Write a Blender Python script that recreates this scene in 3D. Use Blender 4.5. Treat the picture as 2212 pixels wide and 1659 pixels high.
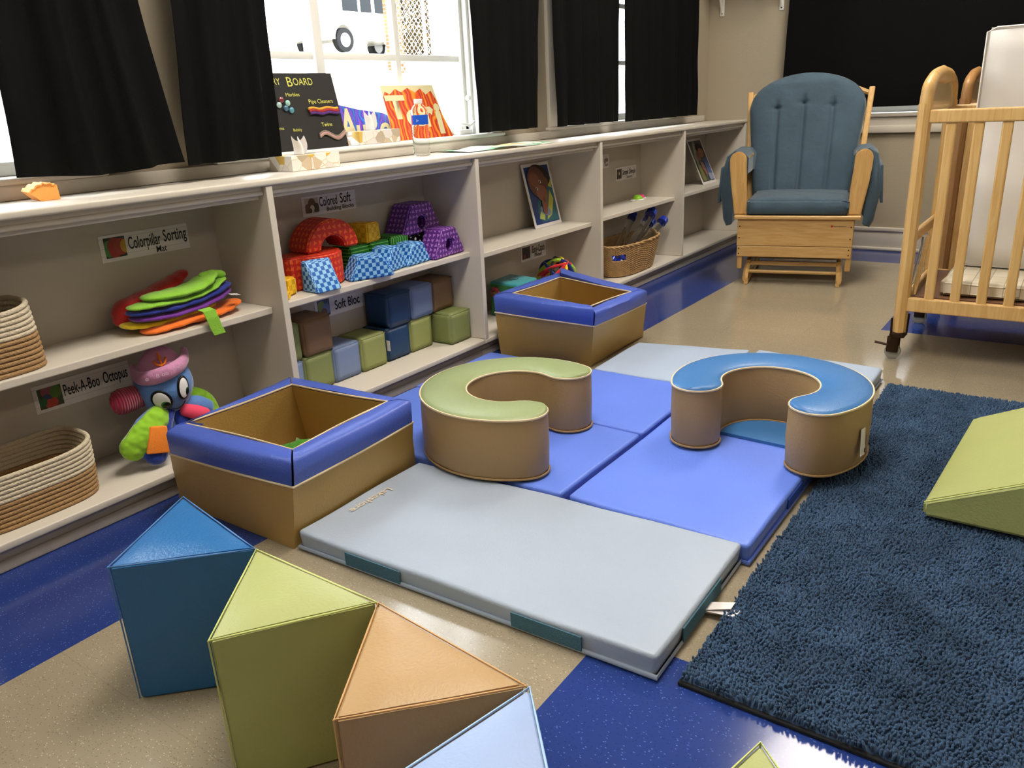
import bpy, bmesh, math, random
from mathutils import Vector, Matrix, Euler, noise
random.seed(7)
PI = math.pi
S = bpy.context.scene
COL = S.collection
for o in list(bpy.data.objects): bpy.data.objects.remove(o)

# ------------------------------------------------------------------ camera, sky, lights, exposure
W_, H_ = 2212, 1659
F_PX = 1710.8
yaw, pit, rol = 0.630153, 0.339157, -0.0500407
cam_d = bpy.data.cameras.new('camera'); cam = bpy.data.objects.new('camera', cam_d); COL.objects.link(cam)
cam_d.sensor_fit = 'HORIZONTAL'; cam_d.sensor_width = 36; cam_d.lens = 36 * F_PX / W_
cam_d.clip_start = .02; cam_d.clip_end = 200
cy, sy, cp, sp = math.cos(yaw), math.sin(yaw), math.cos(pit), math.sin(pit)
f_ = Vector((cy*cp, sy*cp, -sp)); r_ = Vector((sy, -cy, 0)); u_ = r_.cross(f_)
c_, s_ = math.cos(rol), math.sin(rol)
R_ = c_*r_ + s_*u_; U_ = -s_*r_ + c_*u_
m = Matrix((( R_.x, U_.x, -f_.x), (R_.y, U_.y, -f_.y), (R_.z, U_.z, -f_.z))).to_4x4()
m.translation = Vector((-1.370154, -1.885297, 0.965321))
cam.matrix_world = m
S.camera = cam

wd = bpy.data.worlds.new('sky'); S.world = wd; wd.use_nodes = True
bg = wd.node_tree.nodes['Background']; bg.inputs[0].default_value = (.86, .93, 1, 1); bg.inputs[1].default_value = 10.0

def area(name, loc, rot, sx, sy_, power, col, portal=False, spread=PI):
    l = bpy.data.lights.new(name, 'AREA'); l.shape = 'RECTANGLE'; l.size = sx; l.size_y = sy_
    l.energy = power; l.color = col; l.spread = spread
    o = bpy.data.objects.new(name, l); COL.objects.link(o); o.location = loc; o.rotation_euler = rot
    if portal: l.cycles.is_portal = True
    return o
CEIL = 2.65
LIGHTS = [(2.55, -1.15, 1.35), (0.1, -1.0, 1.55), (-2.3, -1.1, .12), (2.6, -4.2, .15), (0.1, -4.2, .12), (-2.3, -4.2, .08)]
for i, (x, y, k) in enumerate(LIGHTS):
    area('ceiling_lamp', (x, y, CEIL-.035), (0, 0, 0), 1.16, .56, 26*k, (1, .93, .84))
# daylight portals in the window openings
area('window_portal', (.865, .50, 1.45), (PI/2, 0, PI), 1.3, 1.2, 1, (1, 1, 1), True)
area('window_portal', (-1.05, .50, 1.45), (PI/2, 0, PI), 1.35, 1.2, 1, (1, 1, 1), True)
area('window_portal', (2.72, .50, 1.45), (PI/2, 0, PI), 1.7, 1.2, 1, (1, 1, 1), True)
for o in COL.objects:
    if o.name.startswith('window_portal'): o.rotation_euler = (PI/2, 0, 0); o.rotation_euler = Euler((-PI/2, 0, 0))
S.view_settings.view_transform = 'Standard'; S.view_settings.look = 'None'
S.view_settings.gamma = 1; S.view_settings.use_curve_mapping = False
S.view_settings.exposure = 0.25

# ------------------------------------------------------------------ materials
def lin(h):
    h = h.lstrip('#'); v = [int(h[i:i+2], 16)/255 for i in (0, 2, 4)]
    return tuple(((c/12.92) if c <= .04045 else ((c+.055)/1.055)**2.4) for c in v) + (1,)
MATS = {}
def M(name, col, rough=.6, bump=0, bscale=60, var=0, vscale=6, spec=.5, metal=0, sheen=0, trans=0, ior=1.45, emit=None, estr=0, coat=0, detail=3, alpha=1):
    if name in MATS: return MATS[name]
    m = bpy.data.materials.new(name); m.use_nodes = True; nt = m.node_tree; b = nt.nodes['Principled BSDF']
    c = lin(col) if isinstance(col, str) else tuple(col)+(1,)
    b.inputs['Base Color'].default_value = c; b.inputs['Roughness'].default_value = rough
    b.inputs['Specular IOR Level'].default_value = spec; b.inputs['Metallic'].default_value = metal
    b.inputs['IOR'].default_value = ior; b.inputs['Transmission Weight'].default_value = trans
    b.inputs['Coat Weight'].default_value = coat
    if alpha < 1: b.inputs['Alpha'].default_value = alpha
    if sheen: b.inputs['Sheen Weight'].default_value = sheen; b.inputs['Sheen Roughness'].default_value = .4
    if emit: b.inputs['Emission Color'].default_value = lin(emit); b.inputs['Emission Strength'].default_value = estr
    tc = nt.nodes.new('ShaderNodeTexCoord')
    if var:
        n = nt.nodes.new('ShaderNodeTexNoise'); n.inputs['Scale'].default_value = vscale; n.inputs['Detail'].default_value = 4
        nt.links.new(tc.outputs['Object'], n.inputs['Vector'])
        mx = nt.nodes.new('ShaderNodeMix'); mx.data_type = 'RGBA'; mx.blend_type = 'MULTIPLY'
        rp = nt.nodes.new('ShaderNodeMapRange'); rp.inputs['From Min'].default_value = .3; rp.inputs['From Max'].default_value = .7
        rp.inputs['To Min'].default_value = 1-var; rp.inputs['To Max'].default_value = 1+var*.4
        nt.links.new(n.outputs['Fac'], rp.inputs['Value'])
        mx.inputs['Factor'].default_value = 1; mx.inputs['A'].default_value = c
        nt.links.new(rp.outputs['Result'], mx.inputs['B']); nt.links.new(mx.outputs['Result'], b.inputs['Base Color'])
    if bump:
        n = nt.nodes.new('ShaderNodeTexNoise'); n.inputs['Scale'].default_value = bscale; n.inputs['Detail'].default_value = detail
        nt.links.new(tc.outputs['Object'], n.inputs['Vector'])
        bp = nt.nodes.new('ShaderNodeBump'); bp.inputs['Strength'].default_value = bump; bp.inputs['Distance'].default_value = .01
        nt.links.new(n.outputs['Fac'], bp.inputs['Height']); nt.links.new(bp.outputs['Normal'], b.inputs['Normal'])
    MATS[name] = m; return m

def nodes(m): return m.node_tree.nodes, m.node_tree.links
def mathn(nt, op, a, b=None, c=None):
    n = nt.nodes.new('ShaderNodeMath'); n.operation = op
    for i, v in enumerate((a, b, c)):
        if v is None: continue
        if isinstance(v, (int, float)): n.inputs[i].default_value = v
        else: nt.links.new(v, n.inputs[i])
    return n.outputs[0]
def mixc(nt, fac, a, b):
    n = nt.nodes.new('ShaderNodeMix'); n.data_type = 'RGBA'
    for k, v in (('Factor', fac), ('A', a), ('B', b)):
        if isinstance(v, (int, float)): n.inputs[k].default_value = v
        elif isinstance(v, tuple): n.inputs[k].default_value = v
        else: nt.links.new(v, n.inputs[k])
    return n.outputs['Result']
def uvsplit(nt, src='UV'):
    tc = nt.nodes.new('ShaderNodeTexCoord'); s = nt.nodes.new('ShaderNodeSeparateXYZ')
    nt.links.new(tc.outputs[src], s.inputs[0]); return s.outputs[0], s.outputs[1], s.outputs[2], tc
def pattern(name, kind, ca, cb, cell=.02, rough=.45):
    if name in MATS: return MATS[name]
    m = M(name, ca, rough, bump=.15, bscale=300); nt = m.node_tree; b = nt.nodes['Principled BSDF']
    u, v, _, tc = uvsplit(nt)
    A, B = lin(ca), lin(cb)
    if kind == 'checker':
        iu = mathn(nt, 'FLOOR', mathn(nt, 'DIVIDE', u, cell)); iv = mathn(nt, 'FLOOR', mathn(nt, 'DIVIDE', v, cell))
        fac = mathn(nt, 'MODULO', mathn(nt, 'ABSOLUTE', mathn(nt, 'ADD', iu, iv)), 2)
        fac = mathn(nt, 'GREATER_THAN', fac, .5)
    elif kind == 'stripe':
        w = mathn(nt, 'FRACT', mathn(nt, 'DIVIDE', v, cell)); fac = mathn(nt, 'LESS_THAN', w, .3)
    elif kind == 'dots':
        fu = mathn(nt, 'SUBTRACT', mathn(nt, 'FRACT', mathn(nt, 'DIVIDE', u, cell)), .5)
        iu = mathn(nt, 'FLOOR', mathn(nt, 'DIVIDE', u, cell))
        sh = mathn(nt, 'MULTIPLY', mathn(nt, 'MODULO', mathn(nt, 'ABSOLUTE', iu), 2), .5)
        fv = mathn(nt, 'SUBTRACT', mathn(nt, 'FRACT', mathn(nt, 'ADD', mathn(nt, 'DIVIDE', v, cell), sh)), .5)
        d = mathn(nt, 'ADD', mathn(nt, 'MULTIPLY', fu, fu), mathn(nt, 'MULTIPLY', fv, fv)); fac = mathn(nt, 'LESS_THAN', d, .05)
    else:  # triangles scattered
        us = mathn(nt, 'DIVIDE', u, cell); vs = mathn(nt, 'DIVIDE', v, cell)
        iu = mathn(nt, 'FLOOR', us); iv = mathn(nt, 'FLOOR', vs)
        fu = mathn(nt, 'SUBTRACT', mathn(nt, 'FRACT', us), .5); fv = mathn(nt, 'SUBTRACT', mathn(nt, 'FRACT', vs), .5)
        wn = nt.nodes.new('ShaderNodeTexWhiteNoise'); wn.noise_dimensions = '2D'
        cb_ = nt.nodes.new('ShaderNodeCombineXYZ'); nt.links.new(iu, cb_.inputs[0]); nt.links.new(iv, cb_.inputs[1])
        nt.links.new(cb_.outputs[0], wn.inputs['Vector'])
        an = mathn(nt, 'MULTIPLY', wn.outputs['Value'], 6.283)
        cs = mathn(nt, 'COSINE', an); sn = mathn(nt, 'SINE', an)
        x = mathn(nt, 'SUBTRACT', mathn(nt, 'MULTIPLY', fu, cs), mathn(nt, 'MULTIPLY', fv, sn))
        y = mathn(nt, 'ADD', mathn(nt, 'MULTIPLY', fu, sn), mathn(nt, 'MULTIPLY', fv, cs))
        e1 = mathn(nt, 'GREATER_THAN', y, -.27)
        e2 = mathn(nt, 'LESS_THAN', mathn(nt, 'ADD', mathn(nt, 'MULTIPLY', mathn(nt, 'ABSOLUTE', x), 2.0), y), .45)
        fac = mathn(nt, 'MULTIPLY', e1, e2)
    nt.links.new(mixc(nt, fac, A, B), b.inputs['Base Color'])
    return m
def wood(name, col, axis='Z', rough=.38):
    if name in MATS: return MATS[name]
    m = M(name, col, rough, spec=.4); nt = m.node_tree; b = nt.nodes['Principled BSDF']
    tc = nt.nodes.new('ShaderNodeTexCoord'); mp = nt.nodes.new('ShaderNodeMapping')
    mp.inputs['Scale'].default_value = {'Z': (14, 14, 1.2), 'Y': (14, 1.2, 14), 'X': (1.2, 14, 14)}[axis]
    nt.links.new(tc.outputs['Object'], mp.inputs[0])
    w = nt.nodes.new('ShaderNodeTexNoise'); w.inputs['Scale'].default_value = 4; w.inputs['Detail'].default_value = 5; w.inputs['Distortion'].default_value = 1.4
    nt.links.new(mp.outputs[0], w.inputs['Vector'])
    c = lin(col); rp = nt.nodes.new('ShaderNodeMapRange'); rp.inputs['From Min'].default_value = .35; rp.inputs['From Max'].default_value = .62
    nt.links.new(w.outputs['Fac'], rp.inputs['Value'])
    nt.links.new(mixc(nt, rp.outputs['Result'], (c[0]*.86, c[1]*.79, c[2]*.68, 1), c), b.inputs['Base Color'])
    return m

PAINT = M('cream_gloss_paint', '#cdc6ba', .42, bump=.12, bscale=25, spec=.5)
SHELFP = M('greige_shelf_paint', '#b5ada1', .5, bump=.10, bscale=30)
WALLP = M('greige_wall_paint', '#a59a86', .7, bump=.12, bscale=120)
WHITE = M('white_window_paint', '#e9e9e4', .4, bump=.04, bscale=30)
BLACKC = M('black_curtain_fabric', '#090909', .8, bump=.12, bscale=250, spec=.12)
WOOD = wood('honey_wood', '#d2ac70', 'Z'); WOODX = wood('honey_wood_across', '#caa66e', 'X'); WOODY = wood('honey_wood_lengthwise', '#d2ac70', 'Y')
def vinyl(name, col, rough=.42, b=.12, **k): return M(name, col, rough, bump=b, bscale=180, var=.05, vscale=5, **k)
V_BLUE = vinyl('cobalt_vinyl', '#6280e0', .42); V_GREY = vinyl('grey_blue_vinyl', '#9fabbc', .42); V_LBLUE = vinyl('pale_blue_vinyl', '#a3b2c9', .45)
V_TAN = vinyl('mustard_tan_vinyl', '#b29254', .38); V_RIM = vinyl('royal_blue_vinyl', '#4a61bd', .36)
V_CAR = vinyl('caramel_vinyl', '#a08259', .5); V_SAGE = vinyl('sage_green_vinyl', '#8d9a6c', .4); V_AZUR = vinyl('azure_vinyl', '#3a70aa', .38)
V_OLIVE = vinyl('lime_green_vinyl', '#a3a96a', .42); V_NAVY = vinyl('deep_blue_vinyl', '#27659f', .33); V_COPPER = vinyl('tan_leather_vinyl', '#ad8c5e', .4); V_SKY = vinyl('sky_blue_vinyl', '#93a8cf', .42)
PIPE_L = M('light_piping', '#d9c6a2', .5)
VELC = M('teal_hook_tape', '#456d80', .9, bump=.5, bscale=400); VELB = M('blue_hook_tape', '#2146a8', .9, bump=.4, bscale=400)
INK = M('black_ink', '#0c0b0b', .5); PAPER = M('white_paper', '#d8d3d2', .55); BLK = M('black_plastic', '#111111', .4); CHROME = M('grey_metal', '#8f8f8c', .3, metal=1)
BRONZE = M('bronze_metal', '#3a2a1c', .35, metal=.8)
FAB = M('slate_blue_microsuede', '#425766', .85, bump=.25, bscale=35, var=.18, vscale=9, sheen=.3)

# ------------------------------------------------------------------ mesh helpers
def facet_uv(me):
    uvl = me.uv_layers.new(name='UVMap') if not me.uv_layers else me.uv_layers[0]
    for p in me.polygons:
        n = p.normal
        t = Vector((1, 0, 0)) if abs(n.z) > .95 else Vector((0, 0, 1)).cross(n).normalized()
        b = n.cross(t)
        for li in p.loop_indices:
            co = me.vertices[me.loops[li].vertex_index].co
            uvl.data[li].uv = (co.dot(t), co.dot(b))
def put(name, bm, mat, parent=None, smooth=False, angle=None, uv=False):
    me = bpy.data.meshes.new(name)
    bmesh.ops.recalc_face_normals(bm, faces=bm.faces)
    bm.to_mesh(me); bm.free()
    if uv: facet_uv(me)
    for mm in (mat if isinstance(mat, (list, tuple)) else [mat]): me.materials.append(mm)
    if smooth:
        for p in me.polygons: p.use_smooth = True
        if angle is not None: me.set_sharp_from_angle(angle=math.radians(angle))
    o = bpy.data.objects.new(name, me); COL.objects.link(o)
    if parent is not None:
        o.parent = parent
        if not ROOT(parent).get('_loc'): o.matrix_parent_inverse = PINV(parent)
    return o
def WM(o):
    m = o.matrix_basis.copy()
    if o.parent: m = WM(o.parent) @ o.matrix_parent_inverse @ m
    return m
def ROOT(o):
    while o.parent: o = o.parent
    return o
def PINV(o): return WM(o).inverted()
def thing(name, label, cat, loc, rot=0, group=None, local=False):
    o = bpy.data.objects.new(name, None); COL.objects.link(o); o.location = loc; o.rotation_euler = (0, 0, rot)
    o.empty_display_size = .05
    o['label'] = label; o['category'] = cat
    if group: o['group'] = group
    if local: o['_loc'] = 1
    return o
def tag(o, label, cat, group=None, kind=None):
    o['label'] = label; o['category'] = cat
    if group: o['group'] = group
    if kind: o['kind'] = kind
    return o
def struct(o): o['kind'] = 'structure'; return o
def B(bm, x0, x1, y0, y1, z0, z1, bev=0, seg=2, mat=None):
    vs = [bm.verts.new((x, y, z)) for z in (z0, z1) for y in (y0, y1) for x in (x0, x1)]
    fs = [bm.faces.new([vs[i] for i in q]) for q in ((0, 2, 3, 1), (4, 5, 7, 6), (0, 1, 5, 4), (2, 6, 7, 3), (0, 4, 6, 2), (1, 3, 7, 5))]
    if bev:
        es = list({e for f in fs for e in f.edges})
        bmesh.ops.bevel(bm, geom=es, offset=bev, segments=seg, affect='EDGES', profile=.5)
    if mat is not None:
        for f in fs:
            if f.is_valid: f.material_index = mat
    return vs
def box(name, x0, x1, y0, y1, z0, z1, mat, parent=None, bev=.003, seg=2, smooth=False, uv=False):
    bm = bmesh.new(); B(bm, x0, x1, y0, y1, z0, z1, bev, seg)
    return put(name, bm, mat, parent, smooth, 40 if smooth else None, uv)
def hexa(bm, bot, top, bev=0, seg=3):
    vs = [bm.verts.new(p) for p in bot] + [bm.verts.new(p) for p in top]; n = len(bot)
    fs = [bm.faces.new(vs[:n][::-1]), bm.faces.new(vs[n:])]
    for i in range(n): fs.append(bm.faces.new((vs[i], vs[(i+1) % n], vs[n+(i+1) % n], vs[n+i])))
    if bev:
        bmesh.ops.recalc_face_normals(bm, faces=fs)
        bmesh.ops.bevel(bm, geom=list({e for f in fs for e in f.edges}), offset=bev, segments=seg, affect='EDGES', profile=.5)
def poly(name, pts, mat, parent=None, thick=None, nrm=None, smooth=False, uv=False, bev=0):
    """flat polygon, extruded by the vector thick"""
    bm = bmesh.new(); vs = [bm.verts.new(p) for p in pts]; f = bm.faces.new(vs)
    if thick:
        r = bmesh.ops.extrude_face_region(bm, geom=[f]); nv = [g for g in r['geom'] if isinstance(g, bmesh.types.BMVert)]
        bmesh.ops.translate(bm, verts=nv, vec=Vector(thick))
        if bev: bmesh.ops.bevel(bm, geom=list(bm.edges), offset=bev, segments=2, affect='EDGES')
    return put(name, bm, mat, parent, smooth, 40, uv)
def tube(bm, pts, r, seg=8, closed=False, flat=1.0, up=(0, 0, 1), cap=True, round_=False):
    """sweep; r: number or list; flat scales the section along up"""
    pts = [Vector(p) for p in pts]; n = len(pts); rs = r if isinstance(r, (list, tuple)) else [r]*n
    if round_:
        np_, nr = [], []
        d0 = (pts[0]-pts[1]).normalized(); d1 = (pts[-1]-pts[-2]).normalized()
        for k in (3, 2, 1):
            a = k*PI/2/3.2; np_.append(pts[0]+d0*rs[0]*math.sin(a)*.8); nr.append(rs[0]*math.cos(a))
        np_ += pts; nr += list(rs)
        for k in (1, 2, 3):
            a = k*PI/2/3.2; np_.append(pts[-1]+d1*rs[-1]*math.sin(a)*.8); nr.append(rs[-1]*math.cos(a))
        pts, rs, n = np_, nr, len(np_)
    rings = []; U = Vector(up)
    for i in range(n):
        if closed: t = pts[(i+1) % n]-pts[i-1]
        else: t = pts[min(i+1, n-1)]-pts[max(i-1, 0)]
        t = t.normalized() if t.length > 1e-9 else Vector((1, 0, 0))
        s = t.cross(U)
        if s.length < 1e-3: s = t.cross(Vector((0, 1, 0)))
        s.normalize(); w = s.cross(t).normalized()
        rings.append([bm.verts.new(pts[i]+s*rs[i]*math.cos(a)+w*rs[i]*flat*math.sin(a)) for a in [2*PI*k/seg for k in range(seg)]])
    for i in range(n if closed else n-1):
        a, b = rings[i], rings[(i+1) % n]
        for k in range(seg): bm.faces.new((a[k], a[(k+1) % seg], b[(k+1) % seg], b[k]))
    if not closed and cap: bm.faces.new(rings[0][::-1]); bm.faces.new(rings[-1])
def tubeo(name, pts, r, mat, parent=None, **k):
    bm = bmesh.new(); tube(bm, pts, r, **k); return put(name, bm, mat, parent, True, 60)
def lathe(bm, prof, c, seg=24, axis=None):
    """prof [(r,h)] around axis through c"""
    ax = Vector(axis or (0, 0, 1)).normalized(); a = ax.orthogonal().normalized(); b = ax.cross(a); c = Vector(c)
    rings = [[bm.verts.new(c+ax*h+(a*math.cos(t)+b*math.sin(t))*max(r, 1e-5)) for t in [2*PI*k/seg for k in range(seg)]] for r, h in prof]
    for i in range(len(rings)-1):
        for k in range(seg): bm.faces.new((rings[i][k], rings[i][(k+1) % seg], rings[i+1][(k+1) % seg], rings[i+1][k]))
    bm.faces.new(rings[0][::-1]); bm.faces.new(rings[-1])
def blob(bm, c, rx, ry, rz, rot=None, u=20, v=14, bumps=0, seed=0):
    r = bmesh.ops.create_uvsphere(bm, u_segments=u, v_segments=v, radius=1); M3 = (rot or Matrix.Identity(3))
    for w in r['verts']:
        p = w.co.copy()
        if bumps: p *= 1+bumps*noise.noise(p*6+Vector((seed, 0, 0)))
        w.co = M3 @ Vector((p.x*rx, p.y*ry, p.z*rz))+Vector(c)
def blobo(name, c, rx, ry, rz, mat, parent=None, rot=None, **k):
    bm = bmesh.new(); blob(bm, c, rx, ry, rz, rot, **k); return put(name, bm, mat, parent, True)
def text(name, s, origin, ux, uz, h, mat, parent, width=None, thick=.0006, shear=0, offset=0.0, squash=None):
    """writing starting at origin, running along ux with up uz, cap height h"""
    cu = bpy.data.curves.new(name, 'FONT'); cu.body = s; cu.size = 1; cu.extrude = 0; cu.shear = shear; cu.offset = offset; cu.resolution_u = 4
    t = bpy.data.objects.new(name, cu); COL.objects.link(t)
    dg = bpy.context.evaluated_depsgraph_get(); dg.update()
    me = bpy.data.meshes.new_from_object(t.evaluated_get(dg)); bpy.data.objects.remove(t); bpy.data.curves.remove(cu)
    X = [v.co.x for v in me.vertices]; w = max(X) if X else 1; mn = min(X)
    k = h/.72; kx = (width/(w-mn)) if width else k*(squash or .8)
    ux = Vector(ux).normalized(); uz = Vector(uz).normalized(); nn = ux.cross(uz)
    for v in me.vertices:
        v.co = Vector(origin)+ux*(v.co.x-mn)*kx+uz*v.co.y*k+nn*thick
    me.name = name; me.materials.append(mat); o = bpy.data.objects.new(name, me); COL.objects.link(o)
    if parent is not None:
        o.parent = parent
        if not ROOT(parent).get('_loc'): o.matrix_parent_inverse = PINV(parent)
    return o

# ------------------------------------------------------------------ room
X = [-.868, .0903, 1.051, 2.0053, 2.9633, 3.9344]; TH = .0223; HT = .80; ZL = .781; YW = .277; XF = 3.962
XL, YB = -3.6, -5.6
def floor_mat():
    m = M('speckled_vinyl_floor', '#9a8a6d', .22, spec=.5); nt = m.node_tree; b = nt.nodes['Principled BSDF']
    x, y, z, tc = uvsplit(nt, 'Object')
    def band(v, a, c_): return mathn(nt, 'MULTIPLY', mathn(nt, 'GREATER_THAN', v, a), mathn(nt, 'LESS_THAN', v, c_))
    f1 = mathn(nt, 'GREATER_THAN', y, -.390); f2 = mathn(nt, 'GREATER_THAN', x, 3.576)
    f3 = mathn(nt, 'MULTIPLY', band(x, -2.4, -.245), band(y, -2.6, -1.262))
    f4 = mathn(nt, 'MULTIPLY', band(x, 2.122, 2.75), band(y, -2.6, -1.267))
    f = mathn(nt, 'MAXIMUM', mathn(nt, 'MAXIMUM', f1, f2), mathn(nt, 'MAXIMUM', f3, f4))
    base = mixc(nt, f, lin('#938873'), lin('#25397a'))
    # tile to tile shift
    br = nt.nodes.new('ShaderNodeTexWhiteNoise'); br.noise_dimensions = '2D'
    cb = nt.nodes.new('ShaderNodeCombineXYZ'); T = .3048
    nt.links.new(mathn(nt, 'FLOOR', mathn(nt, 'DIVIDE', mathn(nt, 'ADD', x, .245), T)), cb.inputs[0]); nt.links.new(mathn(nt, 'FLOOR', mathn(nt, 'DIVIDE', mathn(nt, 'ADD', y, .39), T)), cb.inputs[1])
    nt.links.new(cb.outputs[0], br.inputs['Vector'])
    # chips
    def chips(scale, thr, off):
        v = nt.nodes.new('ShaderNodeTexVoronoi'); v.inputs['Scale'].default_value = scale; v.inputs['Randomness'].default_value = 1
        mp = nt.nodes.new('ShaderNodeMapping'); mp.inputs['Location'].default_value = (off, off*1.7, 0); mp.inputs['Scale'].default_value = (1, .55, 1); mp.inputs['Rotation'].default_value = (0, 0, off)
        nt.links.new(tc.outputs['Object'], mp.inputs[0]); nt.links.new(mp.outputs[0], v.inputs['Vector'])
        s = nt.nodes.new('ShaderNodeSeparateXYZ'); nt.links.new(v.outputs['Color'], s.inputs[0])
        near = mathn(nt, 'LESS_THAN', v.outputs['Distance'], .38)
        return mathn(nt, 'MULTIPLY', near, mathn(nt, 'LESS_THAN', s.outputs[0], thr))
    wchip = chips(420, .09, .3); dchip = chips(420, .16, 1.9)
    lt = mixc(nt, f, lin('#d9c9aa'), lin('#6f8fd6')); dk = mixc(nt, f, lin('#5c4f3c'), lin('#101f52'))
    c1 = mixc(nt, mathn(nt, 'MULTIPLY', wchip, .5), base, lt); c2 = mixc(nt, mathn(nt, 'MULTIPLY', dchip, .5), c1, dk)
    # soft mottling + seams
    n = nt.nodes.new('ShaderNodeTexNoise'); n.inputs['Scale'].default_value = 2.5; n.inputs['Detail'].default_value = 6; nt.links.new(tc.outputs['Object'], n.inputs['Vector'])
    sx = mathn(nt, 'ABSOLUTE', mathn(nt, 'SUBTRACT', mathn(nt, 'FRACT', mathn(nt, 'DIVIDE', mathn(nt, 'ADD', x, .245), T)), .5))
    sy2 = mathn(nt, 'ABSOLUTE', mathn(nt, 'SUBTRACT', mathn(nt, 'FRACT', mathn(nt, 'DIVIDE', mathn(nt, 'ADD', y, .39), T)), .5))
    seam = mathn(nt, 'GREATER_THAN', mathn(nt, 'MAXIMUM', sx, sy2), .4975)
    mul = mathn(nt, 'ADD', mathn(nt, 'MULTIPLY', n.outputs['Fac'], .22), mathn(nt, 'MULTIPLY', br.outputs['Value'], .05))
    mul = mathn(nt, 'SUBTRACT', mathn(nt, 'ADD', mul, .87), mathn(nt, 'MULTIPLY', seam, .13))
    mm = nt.nodes.new('ShaderNodeMix'); mm.data_type = 'RGBA'; mm.blend_type = 'MULTIPLY'; mm.inputs['Factor'].default_value = 1
    nt.links.new(c2, mm.inputs['A']); nt.links.new(mul, mm.inputs['B']); nt.links.new(mm.outputs['Result'], b.inputs['Base Color'])
    r = mathn(nt, 'ADD', mathn(nt, 'MULTIPLY', n.outputs['Fac'], .12), .08); nt.links.new(r, b.inputs['Roughness'])
    bp = nt.nodes.new('ShaderNodeBump'); bp.inputs['Strength'].default_value = .04; bp.inputs['Distance'].default_value = .01
    n2 = nt.nodes.new('ShaderNodeTexNoise'); n2.inputs['Scale'].default_value = 9; nt.links.new(tc.outputs['Object'], n2.inputs['Vector'])
    nt.links.new(n2.outputs['Fac'], bp.inputs['Height']); nt.links.new(bp.outputs['Normal'], b.inputs['Normal'])
    return m
struct(box('floor', XL, XF+.1, YB, YW+.02, -.05, 0, floor_mat(), bev=0))
struct(box('ceiling', XL-.1, XF+.2, YB-.1, .6, CEIL, CEIL+.1, M('white_ceiling_tile', '#d8d4c8', .9, bump=.3, bscale=90), bev=0))
struct(box('wall_left', XL-.12, XL, YB, YW, 0, CEIL, WALLP, bev=0)); struct(box('wall_back', XL-.12, XF+.2, YB-.12, YB, 0, CEIL, WALLP, bev=0))
def wall_holes(name, along, a0, a1, d0, d1, holes, mat):
    """wall slab with rectangular openings; along 'x' or 'y'; holes (a,b,z0,z1) sorted"""
    bm = bmesh.new()
    def bb(a, b, z0, z1):
        if b-a < 1e-4 or z1-z0 < 1e-4: return
        if along == 'x': B(bm, a, b, d0, d1, z0, z1)
        else: B(bm, d0, d1, a, b, z0, z1)
    p = a0
    for a, b, z0, z1 in holes:
        bb(p, a, 0, CEIL); bb(a, b, 0, z0); bb(a, b, z1, CEIL); p = b
    bb(p, a1, 0, CEIL)
    return struct(put(name, bm, mat))
ZS = .853; ZT = 2.05
WINS = [(-1.75, -.30), (.215, 1.515), (2.06, 3.40)]
wall_holes('wall_right', 'x', XL-.12, XF+.25, YW, .56, [(a, b, ZS-.03, ZT) for a, b in WINS], WALLP)
FWY = (-2.35, -.42)
wall_holes('wall_front', 'y', YB-.12, YW, XF, XF+.25, [(FWY[0], FWY[1], .80, 1.95)], WALLP)

GLASS = M('window_glass', '#ffffff', .0, trans=1, ior=1.01, spec=.2)
def window_x(n, x0, x1, mull, munt, zm, sill_x=None):
    """windows in the long wall: sash plane y=.40"""
    t = bpy.data.objects.new('window_%d' % n, None); COL.objects.link(t); t.location = ((x0+x1)/2, .4, ZS); t['kind'] = 'structure'
    bm = bmesh.new()
    B(bm, x0, x0+.035, .37, .43, ZS, ZT, .004); B(bm, x1-.04, x1, .37, .43, ZS, ZT, .004); B(bm, x0, x1, .37, .43, ZT-.04, ZT, .004); B(bm, x0, x1, .37, .43, ZS, ZS+.035, .004)
    for m_ in mull: B(bm, m_-.02, m_+.02, .37, .43, ZS, ZT, .004)
    put('window_frame', bm, WHITE, t, True, 30)
    bm = bmesh.new()
    for m_ in munt: B(bm, m_-.014, m_+.014, .385, .415, ZS+.03, ZT-.03, .003)
    for z in zm: B(bm, x0+.03, x1-.03, .387, .413, z-.0125, z+.0125, .003)
    put('muntin', bm, WHITE, t, True, 30)
    bm = bmesh.new(); B(bm, x0+.03, x1-.03, .399, .401, ZS+.03, ZT-.03); put('glass_pane', bm, GLASS, t)
    bm = bmesh.new()   # jamb liners and stops
    for xx, s in ((x0, 1), (x1, -1)):
        a, b = sorted((xx, xx+s*.008)); B(bm, a, b, YW, .56, ZS, ZT)
        a, b = sorted((xx, xx+s*.022)); B(bm, a, b, .345, .37, ZS, ZT, .004)
    B(bm, x0, x1, YW, .56, ZT-.008, ZT)
    put('window_jamb', bm, WHITE, t)
    bm = bmesh.new(); B(bm, x0-.09, x1+.09, .250, .28, ZS-.016, ZS, .006, 3); B(bm, x0+.001, x1-.001, .26, .40, ZS-.028, ZS-.0004, .002); B(bm, x0, x1, .43, .60, ZS-.05, ZS-.02, .003)
    put('window_sill', bm, PAINT if n != 2 else WHITE, t, True, 40)
    bm = bmesh.new()
    for a, b in ((x0-.075, x0), (x1, x1+.075)): B(bm, a, b, .257, .2775, ZS, ZT+.07, .004)
    B(bm, x0-.075, x1+.075, .257, .2775, ZT, ZT+.07, .004)
    put('casing', bm, PAINT, t, True, 40)
    return t
window_x(1, *WINS[0], [-1.03], [-1.39, -.68], [1.157, 1.45, 1.75])
w2 = window_x(2, *WINS[1], [.686], [1.101, .45], [1.157, 1.45, 1.75])
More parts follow.
